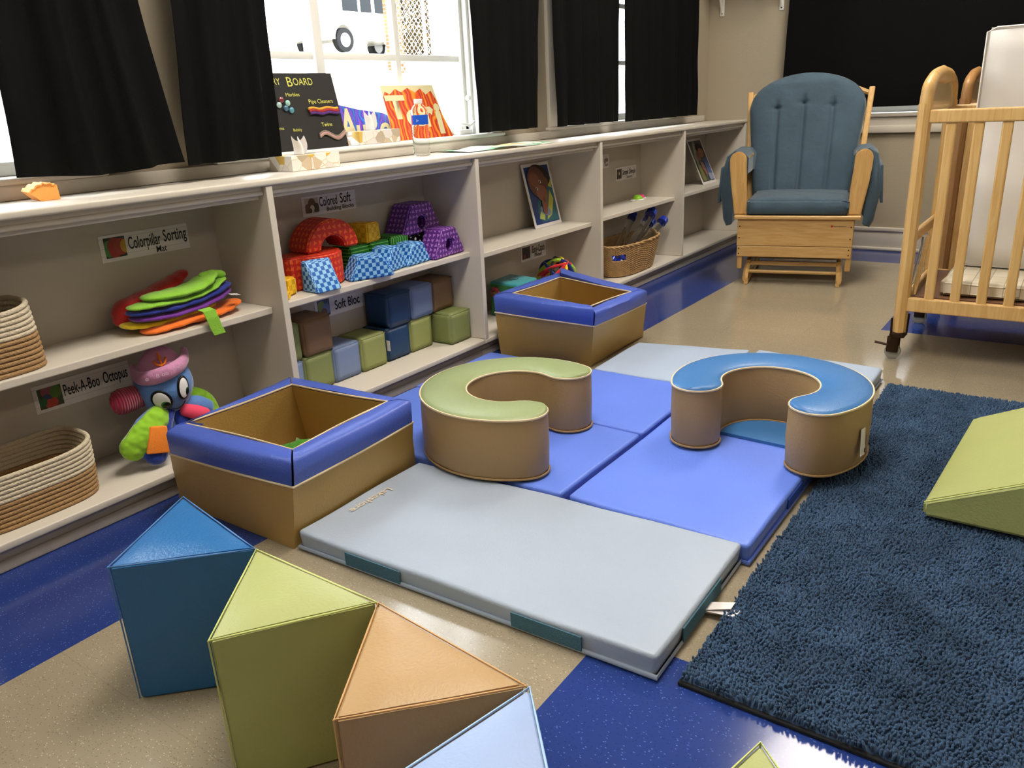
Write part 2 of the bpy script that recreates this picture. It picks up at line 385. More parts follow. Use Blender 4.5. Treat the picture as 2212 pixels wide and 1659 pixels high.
window_x(3, *WINS[2], [2.73], [2.4, 3.05], [1.157, 1.45, 1.75])
bm = bmesh.new(); lathe(bm, [(.006, 0), (.012, .006), (.013, .016), (.007, .024)], (1.492, .372, 1.0), 14, (0, -1, 0)); put('sash_knob', bm, WHITE, w2, True)
bm = bmesh.new(); B(bm, 1.385, 1.47, .33, .37, ZS, ZS+.02, .004); tube(bm, [(1.42, .345, ZS+.02), (1.40, .335, ZS+.045), (1.45, .325, ZS+.035), (1.475, .32, ZS+.05)], .006, 8); put('crank_handle', bm, WHITE, w2, True, 40)
# far wall window behind the wide curtain
t = bpy.data.objects.new('window_4', None); COL.objects.link(t); t.location = (XF, -1.3, .8); t['kind'] = 'structure'
bm = bmesh.new(); a, b = FWY
B(bm, XF+.09, XF+.14, a, a+.05, .80, 1.95, .004); B(bm, XF+.09, XF+.14, b-.05, b, .80, 1.95, .004); B(bm, XF+.09, XF+.14, a, b, .80, .85, .004); B(bm, XF+.09, XF+.14, a, b, 1.9, 1.95, .004); B(bm, XF+.09, XF+.14, -1.41, -1.36, .8, 1.95, .004)
put('window_frame', bm, WHITE, t, True, 30)
bm = bmesh.new(); B(bm, XF+.11, XF+.113, a, b, .82, 1.93); put('glass_pane', bm, GLASS, t)
bm = bmesh.new(); B(bm, XF-.035, XF+.10, a-.09, b+.09, .79, .815, .008, 3); put('window_sill', bm, PAINT, t, True, 40)
bm = bmesh.new(); B(bm, XF-.018, XF+.001, a-.07, b+.07, .70, .79, .004); B(bm, XF-.026, XF+.001, a-.07, b+.07, .70, .742, .005); put('apron', bm, PAINT, t, True, 40)
bm = bmesh.new(); B(bm, XF-.018, XF+.001, a-.07, a, .815, 2.0, .004); B(bm, XF-.018, XF+.001, b, b+.07, .815, 2.0, .004); put('casing', bm, PAINT, t, True, 40)
bm = bmesh.new(); B(bm, XF-.014, XF+.001, YB, -.02, .0, .125, .003); B(bm, XF-.022, XF+.001, YB, -.02, .118, .143, .006, 3); B(bm, XF-.03, XF+.001, YB, -.02, 0, .022, .008, 3)
struct(put('baseboard_front', bm, PAINT, None, True, 40))

bm = bmesh.new(); B(bm, X[0]-.6, 3.875, .2578, YW+.0005, HT+.0005, ZS-.0165, .003)
struct(put('trim_1', bm, PAINT, None, True, 40))
# ceiling light housings
for i, (x, y, k) in enumerate(LIGHTS):
    t = thing('ceiling_light', 'recessed fluorescent troffer light in white ceiling', 'ceiling light', (x, y, CEIL), group='ceiling troffer lights')
    bm = bmesh.new()
    for a in ((x-.61, x-.58, y-.305, y+.305), (x+.58, x+.61, y-.305, y+.305), (x-.61, x+.61, y-.305, y-.28), (x-.61, x+.61, y+.28, y+.305)): B(bm, *a, CEIL-.03, CEIL+.0, .002)
    put('light_frame', bm, WHITE, t)
    box('diffuser', x-.58, x+.58, y-.28, y+.28, CEIL-.02, CEIL-.01, M('diffuser_plastic', '#f5efe2', .5, emit='#fff0d6', estr=5), t, 0)

# ------------------------------------------------------------------ built-in shelves
MZ = [.429, .430, .410, .418, .421]
unit_txt = ['built-in shelf unit nearest the camera holding rope baskets and plush octopus',
            'built-in shelf unit filled with patterned blocks above and plain cubes below',
            'built-in shelf unit with one portrait card above a plush cube and woven ball',
            'built-in shelf unit with wicker basket of blue-capped tubes on its bottom shelf',
            'built-in shelf unit behind the glider chair with a leaning photo card']
for i in range(5):
    x0, x1 = X[i], X[i+1]
    t = thing('built_in_shelf', unit_txt[i], 'shelf', ((x0+x1)/2, .14, 0), group='built-in cream shelf units under the windows')
    box('side_panel', x0, x0+TH, .0, YW-.001, .0795, ZL, SHELFP if 0 else PAINT, t, .002)
    if i == 4: box('side_panel', x1, x1+TH, .0, YW-.001, .0795, ZL, PAINT, t, .002)
    box('back_panel', x0+TH, x1, YW-.008, YW-.001, .08, ZL, SHELFP, t, 0)
    box('shelf_board', x0+TH, x1-.001, .050, YW-.008, MZ[i]-.021, MZ[i], PAINT, t, .003)
    bm = bmesh.new(); B(bm, x0, x1 if i < 4 else x1+TH, .0, YW-.001, .0596, .0794, .004, 3); put('bottom_board', bm, PAINT, t, True, 40)
    bm = bmesh.new(); B(bm, x0, x1 if i < 4 else x1+TH, .032, .05, 0, .0596, .002); B(bm, x0, x1 if i < 4 else x1+TH, .020, .033, 0, .028, .005, 3)
    put('plinth', bm, SHELFP, t, True, 40)
    bm = bmesh.new(); B(bm, x0+TH, x1-.0005, .018, .04, .757, ZL, .002); B(bm, x0+TH, x1-.0005, .012, .022, .756, .769, .005, 3); B(bm, x0+TH, x1-.0005, .034, .05, .744, .757, .003)
    put('top_rail', bm, PAINT, t, True, 40)
bm = bmesh.new(); B(bm, X[0]-.6, X[5]+TH, -.004, .2565, ZL+.0005, HT, .005, 3)
tag(put('worktop', bm, PAINT, None, True, 40), 'long cream painted worktop running over all the built-in shelves under the windows', 'worktop')

# ------------------------------------------------------------------ curtains
def curtain(label, x0b, x1b, x0t, x1t, yb, zb, zt, folds, amp, seed, axis='x', wavy=.0, group='black blackout curtains', bell=None, flare=0):
    n, k = folds*12, 24; bm = bmesh.new(); rows = []
    rnd = random.Random(seed); ph = [rnd.uniform(-.6, .6) for _ in range(folds+2)]; am = [rnd.uniform(.6, 1.25) for _ in range(folds+2)]
    for j in range(k+1):
        s = j/k; z = zb+(zt-zb)*s; row = []
        e = (1-s)**(bell or 1)
        for i in range(n+1):
            u = i/n; a = x0t+(x0b-x0t)*e; b = x1t+(x1b-x1t)*e-flare*math.sin(s*PI)**.8 if flare else x1t+(x1b-x1t)*e
            q = u*folds; fi = int(min(q, folds-1)); w = am[fi]*(1-(q-fi))+am[fi+1]*(q-fi)
            ang = q*2*PI+ph[fi]*(1-(q-fi))+ph[fi+1]*(q-fi)
            w_ = math.sin(ang)+.35*math.sin(ang*2+1.3+fi)
            d = amp*w*w_*(.75+.35*(1-s))+.008*noise.noise(Vector((u*3, s*5, seed)))
            xx = a+(b-a)*u+amp*.35*math.cos(ang)*w; yy = yb-d
            zz = z+(wavy*(math.sin(u*PI*2+seed)) - .012*w_*0)*(1-s)
            row.append(bm.verts.new((xx, yy, zz) if axis == 'x' else (yy, xx, zz)))
        rows.append(row)
    for j in range(k):
        for i in range(n): bm.faces.new((rows[j][i], rows[j][i+1], rows[j+1][i+1], rows[j+1][i]))
    bmesh.ops.recalc_face_normals(bm, faces=bm.faces)
    r = bmesh.ops.solidify(bm, geom=bm.faces[:], thickness=.003)
    for v in bm.verts[:]: pass
    o = put('curtain', bm, BLACKC, None, True, 70)
    return tag(o, label, 'curtain', group)
curtain('wide flaring black curtain hanging at far left beside the orange toy', -.500, -.060, -.440, -.145, .140, .853, 1.983, 3, .016, 11, bell=1.0, wavy=-.006, flare=.022)
curtain('narrow black curtain partly covering the sensory board', -.045, .290, .045, .325, .160, .848, 1.983, 3, .012, 2)
curtain('black curtain right of the red and orange name painting', 1.300, 1.725, 1.27, 1.81, .165, .862, 1.983, 3, .014, 3)
curtain('black curtain above the lying paper, left half of the third window', 1.895, 2.500, 1.85, 2.52, .165, .857, 1.983, 4, .016, 4)
curtain('black curtain at the far corner, right half of the third window', 2.550, 3.500, 2.54, 3.48, .165, .850, 1.983, 5, .016, 5)
curtain('wide flat black curtain on the far wall behind the glider chair', -2.45, -.235, -2.45, -.26, XF-.07, .850, 1.983, 4, .007, 6, 'y')
for (a, b) in ((-1.9, 1.86), (1.84, 3.6)):
    t = thing('curtain_rod', 'black metal rod carrying the curtains of the %s windows' % ('left two' if a < 0 else 'third'), 'curtain rod', ((a+b)/2, .165, 1.98))
    tubeo('rod', [(a, .165, 1.994), (b, .165, 1.994)], .009, BLK, t)
    for x in (a+.02, b-.02): box('bracket', x-.01, x+.01, .165, YW, 1.999, 2.008, BLK, t)
t = thing('curtain_rod', 'black rod carrying the wide curtain on the far wall', 'curtain rod', (XF-.07, -1.35, 1.98))
tubeo('rod', [(XF-.07, -2.55, 1.994), (XF-.07, -.18, 1.994)], .009, BLK, t)
for y in (-2.53, -.20): box('bracket', XF-.07, XF, y-.01, y+.01, 1.999, 2.008, BLK, t)
# high wall shelf on brackets, only its bracket feet are in view
t = thing('wall_shelf', 'white shelf high on the far wall, only its two brackets showing', 'shelf', (3.85, .0, 1.66))
box('board', 3.72, XF, -.30, .27, 1.665, 1.685, WHITE, t)
for y in (.195, -.182):
    bm = bmesh.new(); B(bm, XF-.008, XF-.0005, y-.014, y+.014, 1.43, 1.665, .004); B(bm, 3.76, XF, y-.012, y+.012, 1.658, 1.665, .002)
    tube(bm, [(XF-.006, y, 1.45), (XF-.05, y, 1.53), (3.80, y, 1.655)], .007, 8); o = put('bracket', bm, WHITE, t, True, 40)
    bm = bmesh.new(); lathe(bm, [(.004, 0), (.004, .002)], (XF-.008, y, 1.445), 10, (-1, 0, 0)); put('screw', bm, BRONZE, o)
# outlet
t = thing('wall_outlet', 'small metal power outlet on the far wall seen between the crib slats', 'outlet', (XF, -1.245, .44))
box('plate', XF-.006, XF-.0005, -1.285, -1.215, .39, .50, CHROME, t)
bm = bmesh.new()
for y in (-1.262, -1.238):
    B(bm, XF-.008, XF-.006, y-.009, y+.009, .43, .46, .001)
put('socket', bm, BLK, t)

# ------------------------------------------------------------------ signs
def sign(x0, x1, z0, z1, rows, pic, label, name='name_sign'):
    y = YW-.0085
    o = thing(name, label, 'sign', ((x0+x1)/2, y, z0))
    box('paper_card', x0, x1, y-.0012, y, z0, z1, PAPER, o, 0)
    h = z1-z0; yy = y-.0014
    bm = bmesh.new()
    for f in (.22, .5, .86): B(bm, x0, x1, yy, yy+.0001, z0+h*f, z0+h*f+.0006)
    put('ruled_line', bm, M('grey_rule', '#8b8894', .6), o)
    for s, ox, oz, hh, wd_ in rows: text('lettering', s, (ox, yy, oz), (1, 0, 0), (0, 0, 1), hh, INK, o, width=wd_, offset=.012)
    if pic:
        px0, px1, pz0, pz1, bgc, dots = pic
        t2 = box('picture', px0, px1, yy-.0004, yy, pz0, pz1, M('picture_ground_'+bgc, bgc, .4), o, 0)
        for k, (dx, dz, r, c) in enumerate(dots):
            bm = bmesh.new(); cx, cz = px0+(px1-px0)*dx, pz0+(pz1-pz0)*dz; R0 = r*(pz1-pz0)
            vs = [bm.verts.new((min(max(cx+R0*math.cos(a), px0), px1), yy-.0006-.0001*k, min(max(cz+R0*1.15*math.sin(a), pz0), pz1))) for a in [2*PI*q/16 for q in range(16)]]
            bm.faces.new(vs); put('printed_shape', bm, M('print_'+c, c, .4), t2)
sign(-.273, -.005, .610, .682, [('Colorpillar', -.192, .636, .034, .098), ('Sorting', -.085, .640, .034, .074), ('Mat', -.112, .614, .018, .032)],
     (-.260, -.200, .620, .675, '#22281c', [(.2, .45, .36, '#3f7a38'), (.48, .55, .38, '#8f2a22'), (.45, .3, .3, '#96281f'), (.78, .5, .36, '#9a3423'), (1.0, .5, .3, '#b08a1e')]),
     'paper sign reading Colorpillar Sorting Mat above the folded rainbow mat')
sign(-.530, -.265, .258, .333, [('Peek-A-Boo', -.452, .286, .032, .098), ('Octopus', -.343, .287, .033, .070)],
     (-.518, -.457, .267, .322, '#3d4630', [(.4, .8, .3, '#8e4a52'), (.75, .7, .28, '#55752a'), (.35, .45, .22, '#31425f'), (.4, .2, .2, '#b0452c'), (.6, .22, .2, '#a83a2a'), (.15, .35, .2, '#2f5a3a')]),
     'paper sign reading Peek-A-Boo Octopus left of the plush octopus')
sign(.433, .681, .638, .704, [('Colored', .510, .665, .032, .082), ('Soft', .606, .666, .034, .052), ('Building Blocks', .540, .646, .014, .128)],
     (.446, .506, .648, .697, '#b3a394', [(.2, .3, .3, '#6b4a38'), (.5, .6, .34, '#5c4030'), (.8, .3, .3, '#3d2e26'), (.5, .3, .2, '#cabda8'), (.35, .15, .15, '#4a3428')]),
     'paper sign reading Colored Soft Building Blocks above the red arch')
sign(.43, .72, .279, .351, [('Soft Bloc', .522, .297, .034, .122)],
     (.442, .498, .286, .345, '#3b4560', [(.3, .6, .3, '#7a8a4a'), (.7, .4, .3, '#6d7fa8'), (.5, .2, .25, '#6a4b2e')]),
     'paper sign reading Soft Bloc half hidden behind the dark blue cube')
sign(1.705, 1.922, .250, .328, [('Easy-Catch', 1.802, .281, .034, .108), ('Pinball', 1.820, .260, .018, .062)],
     (1.716, 1.783, .262, .318, '#3a2a28', [(.4, .6, .3, '#1c1c24'), (.6, .4, .34, '#2b1a1c'), (.3, .25, .15, '#8a2f2a')]),
     'paper sign reading Easy-Catch above the woven ball')
sign(2.657, 2.905, .533, .605, [('Simple Dimple', 2.735, .560, .030, .158), ('Sensory', 2.785, .540, .014, .07)],
     (2.668, 2.724, .543, .596, '#4a322c', [(.5, .5, .34, '#2a2422'), (.5, .55, .15, '#b3a79c')]),
     'paper sign reading Simple Dimple above the green and pink popper')
sign(2.43, 2.576, .616, .688, [('gle', 2.525, .648, .026, .04), ('ball', 2.53, .626, .016, .035)], None,
     'paper sign mostly hidden behind the divider left of the Simple Dimple sign')
sign(2.20, 2.345, .30, .372, [('n', 2.30, .328, .02, .02)], None, 'paper sign mostly hidden behind the wicker basket and its tubes')

# ------------------------------------------------------------------ soft floor seating: mats
def quadmat(name, q, z0, z1, mat, label, cat='mat', group=None):
    """soft mat with tucked bottom edge; q counter-clockwise corners"""
    o = thing(name, label, cat, (sum(p[0] for p in q)/4, sum(p[1] for p in q)/4, z0), group=group)
    bm = bmesh.new(); hexa(bm, [(x, y, z0) for x, y in q], [(x, y, z1) for x, y in q])
    bmesh.ops.recalc_face_normals(bm, faces=bm.faces)
    bmesh.ops.subdivide_edges(bm, edges=[e for e in bm.edges if abs(e.verts[0].co.z-e.verts[1].co.z) < 1e-6], cuts=12, use_grid_fill=True)
    c = o.location
    for v in bm.verts:
        if v.co.z > (z0+z1)/2: v.co.z += .004*noise.noise(Vector((v.co.x*5, v.co.y*5, z0+c.x)))
        else: v.co.x += (c.x-v.co.x)*.012; v.co.y += (c.y-v.co.y)*.012
    es = [e for e in bm.edges if len(e.link_faces) == 2 and e.link_faces[0].normal.dot(e.link_faces[1].normal) < .5]
    bmesh.ops.bevel(bm, geom=es, offset=.010, segments=3, affect='EDGES', profile=.6)
    put('pad', bm, mat, o, True, 50)
    tubeo('bottom_hem', [(x, y, z0+.006) for x, y in q], .005, mat, o, closed=True, seg=6)
    return o
G_M = 'foam floor mats joined on the vinyl floor'
m1 = quadmat('floor_mat', [(-.350, -.500), (-.322, -1.402), (.118, -1.395), (.083, -.494)], .002, .05, V_GREY, 'grey-blue foam mat lying nearest the camera, with lettering on its corner', group=G_M)
quadmat('floor_mat', [(.112, -.070), (.112, -.937), (.548, -.937), (.548, -.070)], .002, .05, V_BLUE, 'cobalt blue foam mat under the green-topped curved seat', group=G_M)
quadmat('floor_mat', [(.556, -.058), (.556, -.940), (1.000, -.940), (1.000, -.058)], .002, .05, V_BLUE, 'cobalt blue foam mat farthest left, reaching under the back play tub', group=G_M)
m4 = quadmat('floor_mat', [(.116, -.955), (.110, -1.412), (1.01, -1.412), (1.01, -.952)], .002, .05, V_BLUE, 'cobalt blue foam mat beside the rug, under the blue-topped curved seat', group=G_M)
quadmat('floor_mat', [(1.020, -.512), (1.020, -.948), (1.475, -.935), (1.385, -.512)], .002, .046, V_LBLUE, 'pale blue foam mat next to the back play tub', group=G_M)
quadmat('floor_mat', [(1.022, -.962), (1.022, -1.405), (1.455, -1.405), (1.478, -.965)], .002, .05, V_LBLUE, 'pale blue foam mat behind the blue-topped curved seat, nearest the crib', group=G_M)
def strip(parent, a, b, z0, z1, n, mat, name='hook_strip'):
    bm = bmesh.new(); a, b, n = Vector((*a, 0)), Vector((*b, 0)), Vector((*n, 0))*.003
    hexa(bm, [a+Vector((0, 0, z0)), b+Vector((0, 0, z0)), b+n+Vector((0, 0, z0)), a+n+Vector((0, 0, z0))], [a+Vector((0, 0, z1)), b+Vector((0, 0, z1)), b+n+Vector((0, 0, z1)), a+n+Vector((0, 0, z1))])
    return put(name, bm, mat, parent)
strip(m1, (-.347, -.655), (-.342, -.815), .009, .040, (-1, 0), VELC); strip(m1, (-.334, -1.10), (-.329, -1.255), .009, .040, (-1, 0), VELC)
strip(m1, (-.21, -1.4005), (-.02, -1.3985), .009, .040, (0, -1), VELC)
strip(m4, (.38, -1.4115), (.50, -1.4115), .009, .038, (0, -1), VELB)
bm = bmesh.new()
for k, (a, l) in enumerate(((.3, .055), (-.1, .06), (.6, .045))): hexa(bm, [(-.105, -1.402, .010+k*.003), (-.075, -1.402, .010+k*.003), (-.075+.02*a, -1.402-l, .014+k*.005), (-.100+.02*a, -1.402-l, .014+k*.005)], [(-.105, -1.402, .011+k*.003), (-.075, -1.402, .011+k*.003), (-.075+.02*a, -1.402-l, .015+k*.005), (-.100+.02*a, -1.402-l, .015+k*.005)])
put('care_tag', bm, PAPER, m1)
text('lettering', 'Lakeshore', (-.085, -.536, .0535), (-1, .0, 0), (0, -1, 0), .022, PIPE_L, m1, width=.135, thick=.0005)

# ------------------------------------------------------------------ curved seats
def cseat(c, half, opening, top, label, pad_rot):
    z0, z1 = .05, .226; t = thing('curved_seat', label, 'seat', (c[0], c[1], z0), group='C-shaped foam seats on the mats')
    rc, hw = .194, .0645
    a0 = opening+half; a1 = opening+2*PI-half; n = 48; out = []
    for k in range(n+1):
        a = a0+(a1-a0)*k/n; lobe = 1+.05*(max(0, 1-min(k, n-k)/5)); out.append(((rc+hw*(2-0))*0+rc+hw*lobe, a))
    pts = [(c[0]+r*math.cos(a), c[1]+r*math.sin(a)) for r, a in out]
    ce = (c[0]+rc*math.cos(a1), c[1]+rc*math.sin(a1))
    for k in range(1, 12): b = a1+PI*k/12; pts.append((ce[0]+hw*1.05*math.cos(b), ce[1]+hw*1.05*math.sin(b)))
    inn = [(rc-hw*(1+.05*(max(0, 1-min(k, n-k)/5))), a0+(a1-a0)*k/n) for k in range(n, -1, -1)]
    pts += [(c[0]+r*math.cos(a), c[1]+r*math.sin(a)) for r, a in inn]
    cs = (c[0]+rc*math.cos(a0), c[1]+rc*math.sin(a0))
    for k in range(1, 12): b = a0+PI+PI*k/12; pts.append((cs[0]+hw*1.05*math.cos(b), cs[1]+hw*1.05*math.sin(b)))
    # pad on the floor inside the curve
    pp = [(c[0]+.20*math.cos(opening+PI*.46+PI*1.08*k/30), c[1]+.20*math.sin(opening+PI*.46+PI*1.08*k/30)) for k in range(31)]
    poly('base_pad', [(x, y, z0+.001) for x, y in pp], top, t, (0, 0, .008))
    # side wall
    bm = bmesh.new(); rings = []
    for z, o in ((z0+.0095, -.004), (z0+.02, 0), ((z0+z1)/2, .002), (z1-.012, 0), (z1-.004, -.001)):
        ring = []
        for i, (x, y) in enumerate(pts):
            xa, ya = pts[i-1]; xb, yb = pts[(i+1) % len(pts)]; tt = Vector((xb-xa, yb-ya, 0)).normalized(); nn = Vector((tt.y, -tt.x, 0))
            w = .003*noise.noise(Vector((x*9, y*9, z*4)))
            ring.append(bm.verts.new((x+nn.x*(o+w), y+nn.y*(o+w), z)))
        rings.append(ring)
    N = len(pts)
    for a, b in zip(rings, rings[1:]):
        for i in range(N): bm.faces.new((a[i], a[(i+1) % N], b[(i+1) % N], b[i]))
    bm.faces.new(rings[0][::-1]); put('side_wall', bm, V_CAR, t, True, 60)
    # top skin: strip between outer and inner arc plus lobes, domed
    bm = bmesh.new(); cols = []
    for k in range(-7, n+8):
        if k < 0:
            f = -k/7; am = a0; adv = -hw*1.05*math.sin(f*PI/2)/rc; w = hw*1.05*math.cos(f*PI/2)
        elif k > n:
            f = (k-n)/7; am = a1; adv = hw*1.05*math.sin(f*PI/2)/rc; w = hw*1.05*math.cos(f*PI/2)
        else:
            am = a0+(a1-a0)*k/n; adv = 0; w = hw*(1+.05*(max(0, 1-min(k, n-k)/5)))
        if k < 0 or k > n:
            base = (c[0]+rc*math.cos(am), c[1]+rc*math.sin(am)); tdir = (-math.sin(am), math.cos(am)); rd = (math.cos(am), math.sin(am))
            cx, cyy = base[0]+tdir[0]*adv*rc, base[1]+tdir[1]*adv*rc
        else: cx, cyy = c[0]+rc*math.cos(am), c[1]+rc*math.sin(am); rd = (math.cos(am), math.sin(am))
        w = max(w, .0005); cols.append([bm.verts.new((cx+rd[0]*w*q, cyy+rd[1]*w*q, z1-.004+.012*(1-q*q)**.5 * min(1, w/.03))) for q in (-1, -.93, -.75, -.4, 0, .4, .75, .93, 1)])
    for a, b in zip(cols, cols[1:]):
        for i in range(8): bm.faces.new((a[i], a[i+1], b[i+1], b[i]))
    put('seat_top', bm, top, t, True)
    tubeo('piping', [(x, y, z1-.004) for x, y in pts], .003, PIPE_L, t, closed=True, seg=6)
    tubeo('bottom_piping', [(x, y, z0+.0095) for x, y in pts], .003, V_CAR, t, closed=True, seg=6)
    return t
cseat((.318, -.655), math.radians(58), math.radians(280), V_SAGE, 'curved foam seat with sage green top and caramel sides on cobalt mats', 0)
c2 = cseat((.670, -1.262), math.radians(57), math.radians(177), V_AZUR, 'curved foam seat with azure blue top and caramel sides beside the rug', 0)
bm = bmesh.new(); hexa(bm, [(.600, -1.517, .160), (.622, -1.521, .160), (.606, -1.528, .095), (.584, -1.524, .095)], [(.600, -1.5185, .160), (.622, -1.5225, .160), (.606, -1.5295, .095), (.584, -1.5255, .095)])
tg = put('care_tag', bm, PAPER, c2)
bm = bmesh.new(); tube(bm, [(.596+.005*math.cos(a), -1.531, .110+.005*math.sin(a)) for a in [k*PI/5 for k in range(9)]], .0012, 5); B(bm, .603, .6045, -1.5302, -1.53, .122, .148); B(bm, .609, .6105, -1.529, -1.5285, .12, .145); put('printed_mark', bm, INK, tg)

# ------------------------------------------------------------------ play tubs
def tub(base, top, inner, zb, zr, zt, label, dz=((0, 0),)*4):
    """corners L N R Bk; zr = height of tan band"""
    t = thing('play_tub', label, 'play tub', (sum(p[0] for p in base)/4, sum(p[1] for p in base)/4, zb), group='square foam play tubs with blue rims')
    Lp = lambda a, b, f: (a[0]+(b[0]-a[0])*f, a[1]+(b[1]-a[1])*f)
    def wall(q, z, sag=0, out=0, n=10):
        r = []
        cx, cyy = sum(p[0] for p in q)/4, sum(p[1] for p in q)/4
        for i in range(4):
            a, b = q[i], q[(i+1) % 4]
            for k in range(n):
                f = k/n; x, y = Lp(a, b, f); s = math.sin(f*PI); dx, dy = x-cx, y-cyy; l = math.hypot(dx, dy)
                r.append(Vector((x+dx/l*out*s, y+dy/l*out*s, z-sag*s)))
        return r
    bm = bmesh.new(); rings = []
    zs = [(zb, 0), (zb+.008, .25), (zb+(zr-zb)*.35, .6), (zb+(zr-zb)*.7, .3), (zr, 0)]
    for j, (z, o) in enumerate(zs):
        f = (z-zb)/(zt-zb); q = [Lp(base[i], top[i], f) for i in range(4)]
        rings.append([bm.verts.new(v+Vector((.004*noise.noise(v*11), .004*noise.noise(v*11+Vector((5, 0, 0))), 0))) for v in wall(q, z, 0 if j else 0, .012*o if j < 4 else .004)])
    N = len(rings[0])
    for a, b in zip(rings, rings[1:]):
        for i in range(N): bm.faces.new((a[i], a[(i+1) % N], b[(i+1) % N], b[i]))
    bm.faces.new(rings[0][::-1])
    put('outer_skirt', bm, V_TAN, t, True, 55)
    q = [Lp(base[i], top[i], (zr-zb)/(zt-zb)) for i in range(4)]
    tubeo('skirt_piping', [v for v in wall(q, zr, 0, .005)], .0032, PIPE_L, t, closed=True, seg=6)
    # inner lining
    cb = (sum(p[0] for p in base)/4, sum(p[1] for p in base)/4)
    ib = [Lp(p, cb, .16) for p in base]; bm = bmesh.new()
    r1 = [bm.verts.new(v) for v in wall(inner, zt-.004, 0, -.006)]; r0 = [bm.verts.new(v) for v in wall(ib, zb+.012, 0, 0)]
    for i in range(N): bm.faces.new((r0[i], r0[(i+1) % N], r1[(i+1) % N], r1[i]))
    bm.faces.new(r0); put('lining', bm, V_TAN, t, True, 55)
    # four rim cushions
    for i in range(4):
        a, b = top[i], top[(i+1) % 4]; ia, ib_ = inner[i], inner[(i+1) % 4]
        a2 = Lp(base[i], top[i], (zr-zb)/(zt-zb)); b2 = Lp(base[(i+1) % 4], top[(i+1) % 4], (zr-zb)/(zt-zb)); bm = bmesh.new(); cols = []; n = 12
        for k in range(n+1):
            f = .008+.984*k/n; s = math.sin(f*PI); P0 = Lp(a2, b2, f); P1 = Lp(a, b, f); P2 = Lp(ia, ib_, f)
            d = Vector((P2[0]-P1[0], P2[1]-P1[1], 0)); w = .003*noise.noise(Vector((P1[0]*14, P1[1]*14, i)))+dz[i][0]*(1-f)**2+dz[i][1]*f**2
            p0 = Vector((*P0, zr-.004)); p1 = Vector((*P1, zt+w)); p2 = Vector((*P2, zt-.004+w)); o_ = -d.normalized()*.006*s
            sec = [p0+o_*.5, p0*.5+p1*.5+o_*1.4-Vector((0, 0, .002)), p1*.94+p0*.06+o_, p1+d*.10+Vector((0, 0, .004)), p1+d*.5+Vector((0, 0, .007)), p1+d*.92+Vector((0, 0, .002)), p2-d*.12-Vector((0, 0, .014)), p0-Vector((0, 0, .0))+d*.35]
            cols.append([bm.verts.new(v) for v in sec])
        m_ = len(cols[0])
        for c0, c1 in zip(cols, cols[1:]):
            for j in range(m_): bm.faces.new((c0[j], c0[(j+1) % m_], c1[(j+1) % m_], c1[j]))
        bm.faces.new(cols[0][::-1]); bm.faces.new(cols[-1])
        put('rim_cushion', bm, V_RIM, t, True, 62)
    tubeo('lining_piping', [v+Vector((0, 0, .001)) for v in wall([Lp(p, cb, -.012) for p in inner], zt-.001, 0, -.006)], .0028, PIPE_L, t, closed=True, seg=6)
    return t
tub([(-.36, -.030), (-.357, -.486), (.100, -.462), (.108, -.012)], [(-.395, -.092), (-.352, -.522), (.072, -.500), (.056, -.032)],
    [(-.327, -.080), (-.300, -.462), (.040, -.438), (.010, -.090)], 0, .166, .23, 'square tan foam play tub with blue rim standing nearest the camera')
tub([(1.10, -.035), (1.145, -.430), (1.60, -.425), (1.60, -.016)], [(1.085, -.022), (1.050, -.505), (1.425, -.530), (1.605, -.010)],
    [(1.165, -.065), (1.105, -.450), (1.375, -.480), (1.500, -.080)], .002, .185, .25, 'square tan foam play tub with blue rim at the back before the portrait card', ((0, .004), (-.010, -.004), (-.002, .016), (-.004, .004)))
# green star-shaped toy in the near tub
bm = bmesh.new(); cc = Vector((-.075, -.205, .06))
top_ = bm.verts.new(cc+Vector((0, 0, .055))); bot_ = bm.verts.new(cc-Vector((0, 0, .045))); ring = []
for k in range(12):
    a = k*PI/6; r = .085 if k % 2 == 0 else .045; ring.append(bm.verts.new(cc+Vector((r*math.cos(a), r*math.sin(a), .03 if k % 2 == 0 else .01))))
for k in range(12): bm.faces.new((ring[k], ring[(k+1) % 12], top_)); bm.faces.new((ring[(k+1) % 12], ring[k], bot_))
bmesh.ops.subdivide_edges(bm, edges=bm.edges[:], cuts=2, use_grid_fill=True); bmesh.ops.smooth_vert(bm, verts=bm.verts[:], factor=.35)
tag(put('star_toy', bm, M('grass_green_plush', '#3f8f1c', .9, bump=.4, bscale=220, sheen=.4), None, True), 'bright green plush star toy lying inside the near play tub', 'toy')

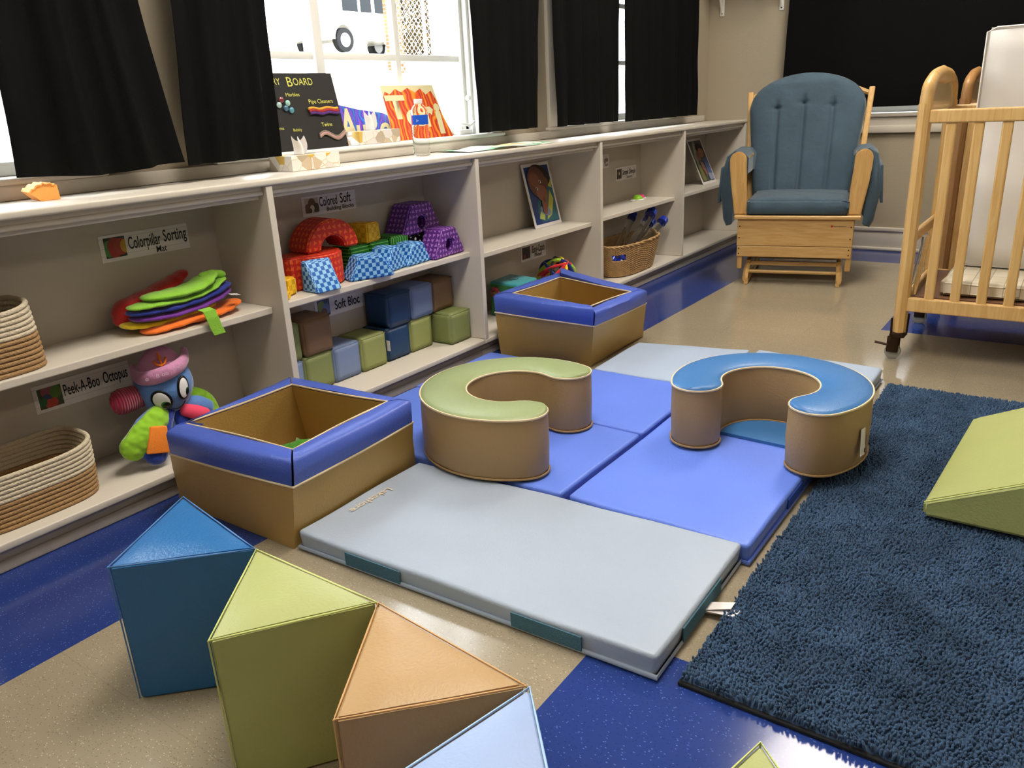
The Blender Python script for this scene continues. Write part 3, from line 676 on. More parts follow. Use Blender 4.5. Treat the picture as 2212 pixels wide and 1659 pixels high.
# ------------------------------------------------------------------ triangular stools in a hinged ring
def prism(tri, h, mat, pipe, label):
    c = (sum(p[0] for p in tri)/3, sum(p[1] for p in tri)/3)
    t = thing('triangular_stool', label, 'stool', (c[0], c[1], 0), group='hinged ring of triangular vinyl stools')
    bm = bmesh.new(); hexa(bm, [(x, y, .001) for x, y in tri], [(x, y, h) for x, y in tri])
    bmesh.ops.recalc_face_normals(bm, faces=bm.faces)
    bmesh.ops.triangulate(bm, faces=[f for f in bm.faces if len(f.verts) == 3])
    bmesh.ops.subdivide_edges(bm, edges=bm.edges[:], cuts=7, use_grid_fill=True)
    for v in bm.verts:
        if v.co.z > h-.001:
            d = min(abs((tri[(i+1) % 3][0]-tri[i][0])*(tri[i][1]-v.co.y)-(tri[i][0]-v.co.x)*(tri[(i+1) % 3][1]-tri[i][1]))/math.dist(tri[i], tri[(i+1) % 3]) for i in range(3))
            v.co.z += .006*min(1, d/.03)+.002*noise.noise(v.co*12)
    es = [e for e in bm.edges if len(e.link_faces) == 2 and e.link_faces[0].normal.dot(e.link_faces[1].normal) < .6]
    bmesh.ops.bevel(bm, geom=es, offset=.004, segments=2, affect='EDGES')
    put('body', bm, mat, t, True, 45)
    pts = []
    for i in range(3):
        a, b = tri[i], tri[(i+1) % 3]; pts += [(a[0]+(b[0]-a[0])*k/6+(a[0]-c[0])*.006, a[1]+(b[1]-a[1])*k/6+(a[1]-c[1])*.006, h-.0005) for k in range(6)]
    tubeo('top_piping', pts, .0016, pipe, t, closed=True, seg=6)
    for x, y in tri:
        d = (Vector((x, y, 0))-Vector((c[0], c[1], 0))).normalized()*.001
        tubeo('corner_piping', [(x+d.x, y+d.y, .004), (x+d.x, y+d.y, h)], .0014, pipe, t, seg=6)
    return t
PH = .272
A_, B_, C_ = (-.625, -.532), (-.844, -.652), (-.677, -.820)
D_, E_ = (-.872, -.970), (-.680, -1.110)
F_, G_ = (-.883, -1.238), (-.711, -1.402)
I_, K_ = (-.943, -1.352), (-.927, -1.605)
J_, L_ = (-.647, -1.680), (-.810, -1.860)
prism([A_, B_, C_], PH, V_NAVY, M('blue_piping', '#4a7ab4', .4), 'deep blue triangular vinyl stool with a scuffed top, end of the ring')
prism([(C_[0], C_[1]-.004), D_, E_], PH, V_OLIVE, M('lime_piping', '#c0c878', .45), 'lime green triangular vinyl stool between the blue and tan ones')
prism([(E_[0], E_[1]-.004), F_, G_], PH, V_COPPER, M('tan_piping', '#c99a63', .45), 'tan triangular vinyl stool with stitched edge')
prism([(G_[0], G_[1]-.006), I_, K_], PH, V_SKY, M('sky_piping', '#9fc0e8', .45), 'pale sky blue triangular vinyl stool cut off by the bottom edge')
prism([(K_[0], K_[1]-.006), L_, J_], PH, V_OLIVE, MATS['lime_piping'], 'lime green triangular vinyl stool of which only one corner tip shows at bottom')
# ------------------------------------------------------------------ rug and ramp
RM = M('navy_shag_yarn', '#3c536f', .95, sheen=.12, var=.35, vscale=7, spec=.1)
rg = thing('shag_rug', 'dark navy blue shag rug lying right of the foam mats', 'rug', (.545, -2.5, 0))
bm = bmesh.new(); B(bm, -.312, 1.395, -3.4, -1.436, .001, .008, .002); put('backing', bm, M('black_rug_backing', '#141519', .9), rg)
bm = bmesh.new(); nx, ny = 260, 170; g = []
for j in range(ny+1):
    row = []
    for i in range(nx+1):
        x = -.306+1.695*i/nx; y = -1.440-(1.96)*(j/ny)**1.25
        e = min(x+.306, 1.389-x, -1.440-y); h = .013*min(1, (max(e, 0)/.012)**.5)
        p = Vector((x, y, 0))
        row.append(bm.verts.new((x+.003*noise.noise(p*70), y+.003*noise.noise(p*70+Vector((9, 0, 0))), .006+h*.75+.004*noise.noise(p*60)*min(1, e/.01+.3))))
    g.append(row)
for j in range(ny):
    for i in range(nx): bm.faces.new((g[j][i], g[j][i+1], g[j+1][i+1], g[j+1][i]))
pile = put('pile', bm, RM, rg, True); pile['kind'] = 'stuff'
# yarn tufts standing on the near part of the pile
import numpy as np
rg_ = np.random.default_rng(5); sp_ = .0056; gx_, gy_ = np.meshgrid(np.arange(-.305, 1.389, sp_), np.arange(-2.45, -1.441, sp_)); N_t = gx_.size
px_ = gx_.ravel()+rg_.uniform(-.0026, .0026, N_t); py_ = gy_.ravel()+rg_.uniform(-.0026, .0026, N_t)
cl_ = np.array([noise.noise(Vector((a*22, b*22, 0))) for a, b in zip(px_, py_)]); cl2 = np.array([noise.noise(Vector((a*22, b*22, 7))) for a, b in zip(px_, py_)])
hh_ = .0105+.0045*rg_.random(N_t); rr_ = .0022+.0009*rg_.random(N_t); lx = .006*cl_+rg_.normal(0, .0022, N_t); ly = .006*cl2+rg_.normal(0, .0022, N_t)
V = np.zeros((N_t, 9, 3)); ph = rg_.uniform(0, 1.6, N_t)
for k in range(4):
    a = ph+k*PI/2; V[:, k, 0] = px_+rr_*.8*np.cos(a); V[:, k, 1] = py_+rr_*.8*np.sin(a); V[:, k, 2] = .012
    V[:, 4+k, 0] = px_+lx*.75+rr_*np.cos(a+.3); V[:, 4+k, 1] = py_+ly*.75+rr_*np.sin(a+.3); V[:, 4+k, 2] = .012+hh_*.75
V[:, 8, 0] = px_+lx; V[:, 8, 1] = py_+ly; V[:, 8, 2] = .012+hh_
fq = np.array([[0, 1, 5, 4], [1, 2, 6, 5], [2, 3, 7, 6], [3, 0, 4, 7]]); ft = np.array([[4, 5, 8], [5, 6, 8], [6, 7, 8], [7, 4, 8]])
off = (np.arange(N_t)*9)[:, None, None]; LQ = (fq[None]+off).reshape(-1, 4); LT_ = (ft[None]+off).reshape(-1, 3)
me = bpy.data.meshes.new('yarn_tufts'); me.vertices.add(N_t*9); me.vertices.foreach_set('co', V.reshape(-1))
loops = np.concatenate([LQ.ravel(), LT_.ravel()]).astype(np.int32); me.loops.add(len(loops)); me.loops.foreach_set('vertex_index', loops)
npoly = len(LQ)+len(LT_); me.polygons.add(npoly); ls = np.concatenate([np.arange(len(LQ))*4, len(LQ)*4+np.arange(len(LT_))*3]).astype(np.int32); me.polygons.foreach_set('loop_start', ls)
me.polygons.foreach_set('use_smooth', np.ones(npoly, dtype=bool)); me.update(calc_edges=True); me.validate(); me.materials.append(RM)
tf = bpy.data.objects.new('yarn_tufts', me); COL.objects.link(tf); tf.parent = rg; tf.matrix_parent_inverse = PINV(rg); tf['kind'] = 'stuff'
bm = bmesh.new(); prof = [(-1.690, .0325), (-1.690, .068), (-1.700, .075), (-2.26, .345), (-2.26, .0325)]
a = [bm.verts.new((.462, y, z)) for y, z in prof]; b2 = [bm.verts.new((1.050, y-.03, z)) for y, z in prof]
bm.faces.new(a); bm.faces.new(b2[::-1])
for i in range(5): bm.faces.new((a[i], a[(i+1) % 5], b2[(i+1) % 5], b2[i]))
bmesh.ops.recalc_face_normals(bm, faces=bm.faces); bmesh.ops.bevel(bm, geom=bm.edges[:], offset=.008, segments=3, affect='EDGES')
rp = thing('foam_ramp', 'lime green foam wedge ramp resting on the navy shag rug', 'ramp', (.75, -1.98, .02)); put('body', bm, V_OLIVE, rp, True, 40)
tubeo('seam', [(.461, -1.692, .070), (.461, -2.26, .346)], .002, MATS['lime_piping'], rp, seg=6)

# ------------------------------------------------------------------ plain vinyl cubes on the bottom shelf of unit two
SZ = .124; CC = {'g': M('cube_moss', '#7e8852', .5, bump=.1, bscale=200), 'd': M('cube_navy', '#1c3c62', .45, bump=.1, bscale=200), 'l': M('cube_periwinkle', '#7587ab', .5, bump=.1, bscale=200), 'b': M('cube_brown', '#7c6043', .55, bump=.1, bscale=200), 'y': M('cube_lime', '#8f965a', .5, bump=.1, bscale=200)}
def cube(x, y, z, c, label, rot=0, s=SZ):
    t = thing('soft_cube', label, 'block', (x+s/2, y+s/2, z), rot, 'plain vinyl cubes on the bottom shelf', local=True)
    bm = bmesh.new(); B(bm, -s/2, s/2, -s/2, s/2, .0005, s, 0)
    bmesh.ops.subdivide_edges(bm, edges=bm.edges[:], cuts=5, use_grid_fill=True)
    for v in bm.verts:
        p = v.co; n = Vector((p.x/(s/2), p.y/(s/2), (p.z-s/2)/(s/2)))
        k = [abs(a) > .999 for a in n]
        for i in range(3):
            if k[i]:
                o = [abs(n[j]) for j in range(3) if j != i]; v.co[i] += math.copysign(.0018*(1-o[0]**2)*(1-o[1]**2), n[i]) if not (i == 2 and n[2] < 0) else 0
    es = [e for e in bm.edges if len(e.link_faces) == 2 and e.calc_face_angle(0) > .9]
    bmesh.ops.bevel(bm, geom=es, offset=.006, segments=3, affect='EDGES')
    put('body', bm, CC[c], t, True)
    h = s/2-.001
    bm = bmesh.new()
    for zz in (s-.004,): tube(bm, [(-h, -h, zz), (h, -h, zz), (h, h, zz), (-h, h, zz)], .0012, 5, closed=True)
    put('seam_piping', bm, CC[c], t, True)
    return t
zc = .0798; z2 = zc+SZ+.002
cube(.122, .140, zc, 'l', 'periwinkle cube at the bottom left corner, mostly hidden by the divider')
cube(.252, .142, zc, 'g', 'moss green cube on the bottom row under the brown cube at left')
cube(.380, .142, zc, 'l', 'periwinkle cube on the bottom row left of the large lime cube')
cube(.509, .138, zc, 'y', 'lime green cube on the bottom row beside the small care tag')
cb = cube(.643, .142, zc, 'd', 'dark navy cube on the bottom row with a white care tag')
cube(.772, .142, zc, 'y', 'lime green cube on the bottom row right of the lower navy cube')
cube(.922, .066, zc, 'g', 'moss green cube pulled forward at the right end of the bottom row')
cube(.126, .140, z2, 'g', 'moss green cube upstairs at far left, a sliver beside the brown cube')
cube(.262, .140, z2, 'b', 'brown cube stacked at the left end of the row')
cube(.658, .136, z2, 'd', 'dark navy cube stacked on top, covering the end of the Soft Bloc sign')
cube(.788, .140, z2, 'l', 'periwinkle cube stacked on top between navy and brown')
cube(.915, .142, z2, 'b', 'brown cube stacked on top at the right end')
box('care_tag', -.064, -.0635, -.075, -.058, .045, .085, PAPER, cb, 0)

# ------------------------------------------------------------------ patterned blocks on the middle shelf of unit two
P_RED = pattern('red_triangle_print', 'tri', '#c22a1c', '#e4602a', .021); P_PUR = pattern('purple_triangle_print', 'tri', '#5c2a80', '#a874c8', .019)
P_BLU = pattern('blue_check_print', 'checker', '#0f5cb4', '#8fc4ea', .0135); P_YEL = pattern('yellow_check_print', 'checker', '#d9a312', '#eec02e', .017)
P_GRN = pattern('green_stripe_print', 'stripe', '#1d7a2c', '#7fc95a', .0125); P_DOT = pattern('black_dot_print', 'dots', '#0d0d0f', '#f2f2f2', .024)
GP = 'printed soft building blocks on the middle shelf'
def block(profile, y0, y1, mat, label, c, z, rot=0, flat=False, hole=None, bev=.006):
    """profile in (x,z) extruded along y; flat: profile in (x,y) extruded up"""
    t = thing('printed_block', label, 'block', (c[0], c[1], z), rot, GP, local=True)
    bm = bmesh.new()
    if flat: a = [bm.verts.new((x, y, y0+.0005)) for x, y in profile]; b = [bm.verts.new((x, y, y1)) for x, y in profile]
    else: a = [bm.verts.new((x, y0, zz+.0005)) for x, zz in profile]; b = [bm.verts.new((x, y1, zz+.0005)) for x, zz in profile]
    n = len(a); bm.faces.new(a); bm.faces.new(b[::-1])
    for i in range(n): bm.faces.new((a[i], a[(i+1) % n], b[(i+1) % n], b[i]))
    bmesh.ops.recalc_face_normals(bm, faces=bm.faces)
    es = [e for e in bm.edges if e.calc_face_angle(0) > .5]
    bmesh.ops.bevel(bm, geom=es, offset=bev, segments=3, affect='EDGES')
    put('body', bm, mat, t, True, 35, uv=True)
    return t
def archprof(R, r, n=16, foot=0):
    o = [(R*math.cos(PI*k/n), foot+R*.95*math.sin(PI*k/n)) for k in range(n+1)]
    i = [(-r*math.cos(PI*k/n), foot+r*.95*math.sin(PI*k/n)) for k in range(n+1)]
    return o+i
MS = .4303
TR = [(-.085, 0), (.085, 0), (.042, .085), (-.042, .085)]
def trihole(w, h, tw, r=.024, cz=.042):
    """trapezoid with a round hole: bottom slit keeps it one polygon"""
    pr = [(-w, 0), (-.0008, 0), (-.0008, cz-r)]
    pr += [(-r*math.sin(a), cz-r*math.cos(a)) for a in [2*PI*k/18 for k in range(1, 18)]]
    return pr+[(.0008, cz-r), (.0008, 0), (w, 0), (tw, h), (-tw, h)]
block(archprof(.105, .048), -.055, .055, P_RED, 'red printed arch block standing on top of the lying red one', (.430, .178), MS+.1095, math.radians(-6))
block([(-.118, .055), (-.118, .0)]+[(.118*math.cos(a), -.10*math.sin(a)) for a in [PI+PI*k/14 for k in range(0, 1)]][0:0]+[(-.10+.0*k, -.045) for k in range(1)]+[(.10*math.cos(a)+.02, -.085*math.sin(a)-.01) for a in [PI*.85-PI*.85*k/12 for k in range(13)]]+[(.12, .055)], 0, .108, P_RED, 'red printed arch block lying on its side at the left', (.352, .182), MS, 0, flat=True)
block([(-.028, 0), (.028, 0), (.030, .055), (-.030, .058)], -.045, .045, P_YEL, 'yellow printed block half hidden behind the left divider', (.205, .150), MS, .3)
block([(-.03, 0), (.03, 0), (.03, .028), (-.03, .032)], -.02, .02, P_YEL, 'small yellow printed block at the very left front', (.150, .085), MS, .1)
block([(-.045, 0), (.048, 0), (.042, .066), (-.04, .070)], -.045, .045, P_YEL, 'yellow printed block on top of the green striped ones', (.640, .205), MS+.0965, .25)
for x, r, lb in ((.572, 0, 'green striped block under the red arch'), (.673, 0, 'green striped block in the middle beneath the yellow block')):
    block([(-.049, 0), (.049, 0), (.049, .095), (-.049, .095)], -.048, .048, P_GRN, lb, (x, .207), MS, r)
g = block([(-.046, 0), (.046, 0), (.046, .100), (-.046, .100)], -.048, .048, pattern('green_stripe_upright', 'stripe', '#1d7a2c', '#7fc95a', .0125), 'green block with upright stripes next to the black dotted block', (.775, .203), MS, 0)
mm_ = g.children[0].data.materials[0]; nt = mm_.node_tree
for n in nt.nodes:
    if n.type == 'SEPXYZ':
        for l in list(n.outputs[1].links): nt.links.new(n.outputs[0], l.to_socket)
block([(-.105, 0), (.105, 0), (.105, .088), (-.105, .088)], -.046, .046, P_DOT, 'black block with white dots under the upper purple block', (.932, .2145), MS, 0)
block(trihole(.115, .112, .055), -.05, .05, P_PUR, 'purple printed roof block with round hole on the black dotted block', (.905, .205), MS+.0895, 0)
block(trihole(.103, .105, .045), -.042, .042, P_PUR, 'purple printed roof block with round hole at the right front edge', (.946, .106), MS, math.radians(5))
def ramp(w, d, h, top): return w, d, h, top
def wedge(c, w, d, h, label, rot):
    """gabled wedge: low front edge rising to a narrow ridge"""
    t = thing('printed_block', label, 'block', (c[0], c[1], MS), rot, GP, local=True); bm = bmesh.new()
    hexa(bm, [(-w/2, -d/2, .0005), (w/2, -d/2, .0005), (w/2, d/2, .0005), (-w/2, d/2, .0005)], [(-w/2, -d/2+d*.62, h), (w/2, -d/2+d*.62, h), (w/2, d/2-.006, h), (-w/2, d/2-.006, h)], .006)
    put('body', bm, P_BLU, t, True, 35, uv=True)
wedge((.315, .079), .098, .080, .098, 'blue checked wedge block before the lying red block', math.radians(-5))
block(TR[:2]+[(.040, .078), (-.045, .078)], -.040, .040, P_BLU, 'blue checked roof block in front of the green striped blocks', (.525, .080), MS, math.radians(-22))
block([(-.075, 0), (.07, 0), (.018, .085), (-.03, .085)], -.042, .042, P_BLU, 'blue checked roof block, middle one of the three in a row', (.652, .108), MS, math.radians(12))
block([(-.07, 0), (.075, 0), (.035, .078), (-.03, .078)], -.042, .042, P_BLU, 'blue checked roof block leaning against the front purple block', (.772, .112), MS, math.radians(4))

# ------------------------------------------------------------------ folded rainbow mat
FL = lambda n, c: M(n, c, .9, bump=.35, bscale=260, sheen=.35)
t = thing('sorting_mat', 'folded rainbow fleece caterpillar mat on the middle shelf of the nearest unit', 'play mat', (-.17, .13, MZ[0]))
def layer(name, pts, rs, flat, mat, up=(0, 0, 1)):
    bm = bmesh.new(); tube(bm, pts, rs, 18, flat=flat, up=up, round_=True); return put(name, bm, mat, t, True)
z0 = MZ[0]
def curve(pts, n=16):
    P = [Vector(p) for p in pts]; P = [P[0]*2-P[1]]+P+[P[-1]*2-P[-2]]; out = []
    for i in range(1, len(P)-2):
        for k in range(n):
            q = k/n; a, b, c, d = P[i-1:i+3]
            out.append(.5*((2*b)+(c-a)*q+(2*a-5*b+4*c-d)*q*q+(3*b-a-3*c+d)*q**3))
    return out+[P[-2]]
def fl(name, pts, w, flat, mat):
    pts = [(-.165+(p[0]+.165)*.90, p[1], z0+(p[2]-z0)*.96) for p in pts]; w *= .88; c = curve(pts, 6); n = len(c); rs = [w*(.72+.28*math.sin(min(1, (k+1)/n*3, (n-k)/n*3)*PI/2))*(1+.06*math.sin(k*1.3)) for k in range(n)]
    return layer(name, c, rs, flat, mat)
FR, FY, FO, FP, FB, FG = FL('red_fleece', '#b31f1c'), FL('yellow_fleece', '#e3c51c'), FL('orange_fleece', '#ee7420'), FL('purple_fleece', '#6c2d91'), FL('navy_fleece', '#1b2a86'), FL('lime_fleece', '#84bd36')
fl('orange_layer', [(-.265, .115, z0+.010), (-.20, .12, z0+.014), (-.11, .125, z0+.014), (-.03, .13, z0+.016), (.020, .13, z0+.024)], .060, .22, FO)
fl('yellow_layer', [(-.300, .150, z0+.027), (-.25, .15, z0+.025), (-.18, .15, z0+.030), (-.06, .15, z0+.034)], .062, .24, FY)
fl('purple_layer', [(-.285, .125, z0+.046), (-.20, .125, z0+.042), (-.10, .13, z0+.047), (-.005, .135, z0+.064)], .058, .20, FP)
fl('navy_layer', [(-.295, .125, z0+.064), (-.20, .125, z0+.061), (-.10, .13, z0+.066), (.000, .135, z0+.083)], .056, .20, FB)
fl('lime_layer', [(-.295, .120, z0+.080), (-.24, .12, z0+.080), (-.16, .125, z0+.076), (-.08, .13, z0+.083), (-.01, .14, z0+.100)], .052, .20, FG)
fl('lime_top_layer', [(-.245, .120, z0+.098), (-.17, .12, z0+.096), (-.10, .125, z0+.100), (-.045, .13, z0+.118)], .054, .26, FG)
fl('red_layer', [(-.312, .185, z0+.045), (-.29, .19, z0+.075), (-.21, .195, z0+.090), (-.13, .20, z0+.108), (-.09, .20, z0+.125)], .045, .40, FR)
fl('antenna', [(-.06, .135, z0+.122), (-.02, .135, z0+.122), (.012, .13, z0+.116)], .015, .9, FG)
bm = bmesh.new(); pts = [(-.150, .06, z0+.045), (-.146, .043, z0+.040), (-.142, .038, z0+.020), (-.136, .037, z0-.010), (-.128, .036, z0-.030)]
for a, b in zip(pts, pts[1:]): hexa(bm, [a, (a[0]+.038, a[1], a[2]), (a[0]+.038, a[1]-.003, a[2]), (a[0], a[1]-.003, a[2])], [b, (b[0]+.036, b[1], b[2]), (b[0]+.036, b[1]-.003, b[2]), (b[0], b[1]-.003, b[2])])
put('hanging_tab', bm, FG, t)
bm = bmesh.new(); hexa(bm, [(-.03, .07, z0+.060), (.0, .068, z0+.054), (.0, .085, z0+.056), (-.03, .085, z0+.062)], [(-.03, .07, z0+.061), (.0, .068, z0+.055), (.0, .085, z0+.057), (-.03, .085, z0+.063)]); put('care_tag', bm, PAPER, t)

# ------------------------------------------------------------------ plush octopus
PB = M('blue_plush', '#5b86c8', .85, bump=.3, bscale=90, var=.22, vscale=16, sheen=.5); PN = M('navy_plush', '#16379b', .8, bump=.3, bscale=90, sheen=.5, var=.2, vscale=14); PPK = M('pink_plush', '#c98bb4', .85, bump=.3, bscale=90, sheen=.5, var=.15, vscale=20)
PMG = M('raspberry_cord', '#c22b55', .85, sheen=.3); PLM = M('lime_minky', '#8ec52b', .85, bump=.8, bscale=55, sheen=.5, detail=0); POR = M('orange_felt', '#f0882e', .9, bump=.2, bscale=200); PCO = M('coral_cord', '#e8496a', .85)
nt = PMG.node_tree; tcn = nt.nodes.new('ShaderNodeTexCoord'); wv = nt.nodes.new('ShaderNodeTexWave'); wv.inputs['Scale'].default_value = 42; wv.inputs['Distortion'].default_value = 1; nt.links.new(tcn.outputs['Object'], wv.inputs['Vector'])
bpn = nt.nodes.new('ShaderNodeBump'); bpn.inputs['Strength'].default_value = .9; bpn.inputs['Distance'].default_value = .01; nt.links.new(wv.outputs['Fac'], bpn.inputs['Height']); nt.links.new(bpn.outputs['Normal'], nt.nodes['Principled BSDF'].inputs['Normal'])
t = thing('plush_octopus', 'blue plush octopus with pink anchor hat sitting on the bottom shelf', 'plush toy', (-.25, .14, .08))
HC = Vector((-.246, .135, .274)); dv = Vector((.486, .874, 0)).normalized(); rt = Vector((dv.y, -dv.x, 0)); UP = Vector((0, 0, 1))
tilt = Matrix.Rotation(math.radians(12), 3, -dv)
def hp(a, b, R=.074, off=0):   # a right, b up on the head's front
    q = max(R*R-a*a-(b*.9)**2, 0)**.5; return HC+rt*a+UP*b-dv*(q+off)
bm = bmesh.new()
r = bmesh.ops.create_uvsphere(bm, u_segments=32, v_segments=20, radius=1)
for v in bm.verts:
    p = v.co; k = 1-.22*max(0, -p.z)**1.5; v.co = Vector((p.x*.078*k, p.y*.076*k, p.z*.088))+HC
put('head', bm, PB, t, True)
MB3 = Matrix((rt, dv, UP)).transposed()
def onhead(name, a, b, w, h, th, mat, parent, off=0.0, roll=0, R=.072):
    c = hp(a, b, R, off); n = (c-HC).normalized(); x = UP.cross(n).normalized(); y = n.cross(x); M3 = Matrix((x, y, n)).transposed() @ Matrix.Rotation(roll, 3, 'Z')
    return blobo(name, c, w, h, th, mat, parent, M3, u=24, v=12)
EW = M('eye_white', '#e8e6ea', .5); EK = M('eye_black', '#07090a', .35); EG = M('eye_green', '#2c6a3a', .4)
for a, b, w, h, rl, px_, py_ in ((-.013, -.022, .0235, .031, .25, .008, -.013), (.0455, .000, .017, .031, -.10, .005, -.012)):
    e = onhead('eye_rim', a, b, w+.0035, h+.0035, .006, EK, t, .001, rl)
    e2 = onhead('eye', a, b, w, h, .0075, EW, t, .0015, rl)
    onhead('iris', a+px_, b+py_, w*.62, h*.52, .008, EG, e2, .003, rl); onhead('pupil', a+px_+.001, b+py_, w*.52, h*.44, .009, EK, e2, .0036, rl)
tubeo('smile', [hp(a, b, .0745, .001) for a, b in ((.006, -.050), (.012, -.057), (.022, -.060), (.034, -.056), (.043, -.046), (.046, -.040))], .0012, EK, t, seg=6)
tubeo('eyebrow', [hp(a, b, .0745, .001) for a, b in ((-.034, .016), (-.029, .021), (-.022, .022), (-.016, .019))], .001, EK, t, seg=6)
tubeo('eyebrow', [hp(a, b, .0745, .001) for a, b in ((.040, .037), (.044, .041), (.050, .040))], .001, EK, t, seg=6)
hat = None; bm = bmesh.new()
hc = HC+UP*.046
for v in bmesh.ops.create_uvsphere(bm, u_segments=28, v_segments=16, radius=1)['verts']:
    p = v.co; z = max(p.z, -.1); w = (1-.25*max(0, z)); v.co = hc+(rt*p.x*.066*w+dv*p.y*.060*w+UP*z*.070)
hat = put('hat', bm, PPK, t, True)
brim = []
for k in range(25):
    a = -PI*.5+(k/24-.5)*2*PI*.62; cx, cy2 = math.cos(a), math.sin(a); e = abs(k/24-.5)*2
    brim.append(hc+rt*cx*(.064+.010*e**6)+dv*cy2*.078+UP*(.006+cx*.014+.014*e**5))
bm = bmesh.new(); tube(bm, brim, [.010+.004*math.sin(k/24*PI) for k in range(25)], 12, flat=1.5, round_=True); put('brim', bm, PPK, hat, True)
def hh(a, b, off=.0): 
    n = max(1-(a/.066)**2-(max(b, 0)/.072)**2, .03)**.5; return hc+rt*a+UP*b-dv*(.060*n+off)
OA = M('orange_embroidery', '#e0761c', .7)
bm = bmesh.new(); tube(bm, [hh(.000, .056, .002), hh(.002, .044, .003), hh(.005, .028, .006)], .0028, 8); tube(bm, [hh(-.014, .040, .003), hh(-.008, .031, .006), hh(.004, .026, .007), hh(.013, .031, .005), hh(.018, .044, .002)], .0034, 8); tube(bm, [hh(-.005, .046, .002), hh(.008, .048, .002)], .0022, 8); blob(bm, hh(.0, .056, .001), .004, .004, .004, u=8, v=6)
put('anchor_patch', bm, OA, hat, True)
LT = M('pale_embroidery', '#e9c9dc', .6)
for s_, a, b in (('o', -.042, .004), ('B', -.014, .010), ('o', .0, .013), ('o', .009, .014), ('O', .030, .021), ('c', .044, .025)):
    c = hc+rt*a+UP*(b-.006)-dv*(.080*max(1-(a/.092)**2, .1)**.5+.0145); text('lettering', s_, c, rt, UP, .011, LT, hat, width=.008, thick=.001, offset=.01)
# arms
def arm(name, pts, rs, mat, flat=.6, parent=t, up=(0, -1, .2)):
    bm = bmesh.new(); c = curve(pts, 5); n = len(c); rr = []
    for i in range(n):
        f = i/(n-1)*(len(rs)-1); j = min(int(f), len(rs)-2); rr.append(rs[j]+(rs[j+1]-rs[j])*(f-j))
    tube(bm, c, rr, 16, flat=flat, up=up, round_=True); return put(name, bm, mat, parent, True)
zs_ = .081
arm('arm', [(-.29, .15, .255), (-.335, .145, .262), (-.372, .14, .264)], [.026, .034, .036], PMG, .75)
arm('arm', [(-.265, .115, .225), (-.31, .085, .205), (-.36, .075, .175), (-.400, .08, .150)], [.020, .036, .042, .036], PLM, .6)
arm('arm', [(-.272, .125, .218), (-.33, .10, .185), (-.385, .095, .145)], [.022, .040, .038], PB, .6)
a = arm('arm', [(-.265, .10, .215), (-.305, .080, .185), (-.335, .068, .145), (-.350, .062, .118)], [.020, .030, .036, .034], PN, .55)
bm = bmesh.new(); hexa(bm, [(-.382, .040, .136), (-.318, .036, .118), (-.318, .046, .118), (-.382, .050, .136)], [(-.352, .050, .203), (-.308, .048, .190), (-.308, .058, .190), (-.352, .060, .203)], .004); put('felt_patch', bm, POR, a, True, 50)
arm('arm', [(-.225, .09, .20), (-.205, .07, .19), (-.185, .06, .18)], [.018, .021, .018], PCO, .8)
arm('arm', [(-.215, .115, .21), (-.18, .10, .20), (-.15, .10, .18)], [.022, .026, .024], PB, .7)
arm('arm', [(-.20, .15, .215), (-.165, .14, .215), (-.13, .135, .185), (-.115, .13, .13)], [.020, .026, .028, .026], PLM, .6)
arm('arm', [(-.235, .11, .20), (-.225, .09, .15), (-.20, .08, .115)], [.022, .03, .030], PN, .6)
bm = bmesh.new(); blob(bm, (-.245, .15, .155), .060, .055, .074, u=20, v=12); put('body', bm, PB, t, True)

# ------------------------------------------------------------------ rope baskets
def ropeb(c, hx, hy, z, rows, split, lean, label, shrink=.012):
    t = thing('rope_basket', label, 'basket', (c[0], c[1], z), group='two tone rope baskets'); r = .0062
    ctan, cwh = M('tan_rope', '#a5835a', .85, bump=.6, bscale=230), M('cream_rope', '#cfc2aa', .85, bump=.6, bscale=230)
    def ring(k):
        zz = z+r+k*r*1.92; f = k/rows; ex = lean*f; pts = []
        for i in range(56):
            a = 2*PI*i/56; ca, sa = math.cos(a), math.sin(a); e = .55
            x = (hx+ex)*math.copysign(abs(ca)**e, ca); y = (hy+ex*.4)*math.copysign(abs(sa)**e, sa)
            x -= .0 if ca < 0 else .006*f*f; pts.append((c[0]+x, c[1]+y, zz+(.008*f*f*math.cos(2*a))))
        return pts
    for nm, a, b, mt in (('tan_coils', 0, split, ctan), ('cream_coils', split, rows, cwh)):
        bm = bmesh.new()
        for k in range(a, b): tube(bm, ring(k), r, 8, closed=True)
        put(nm, bm, mt, t, True)
    bm = bmesh.new(); vs = [bm.verts.new((p[0], p[1], z+.006)) for p in ring(0)]; bm.faces.new(vs); put('base', bm, ctan, t)
ropeb((-.658, .150), .160, .100, .0799, 12, 6, .012, 'long low tan and cream rope basket on the bottom shelf at far left')
ropeb((-.690, .158), .148, .094, MZ[0]+.0004, 13, 7, -.004, 'tall tan and cream rope basket on the middle shelf at far left')

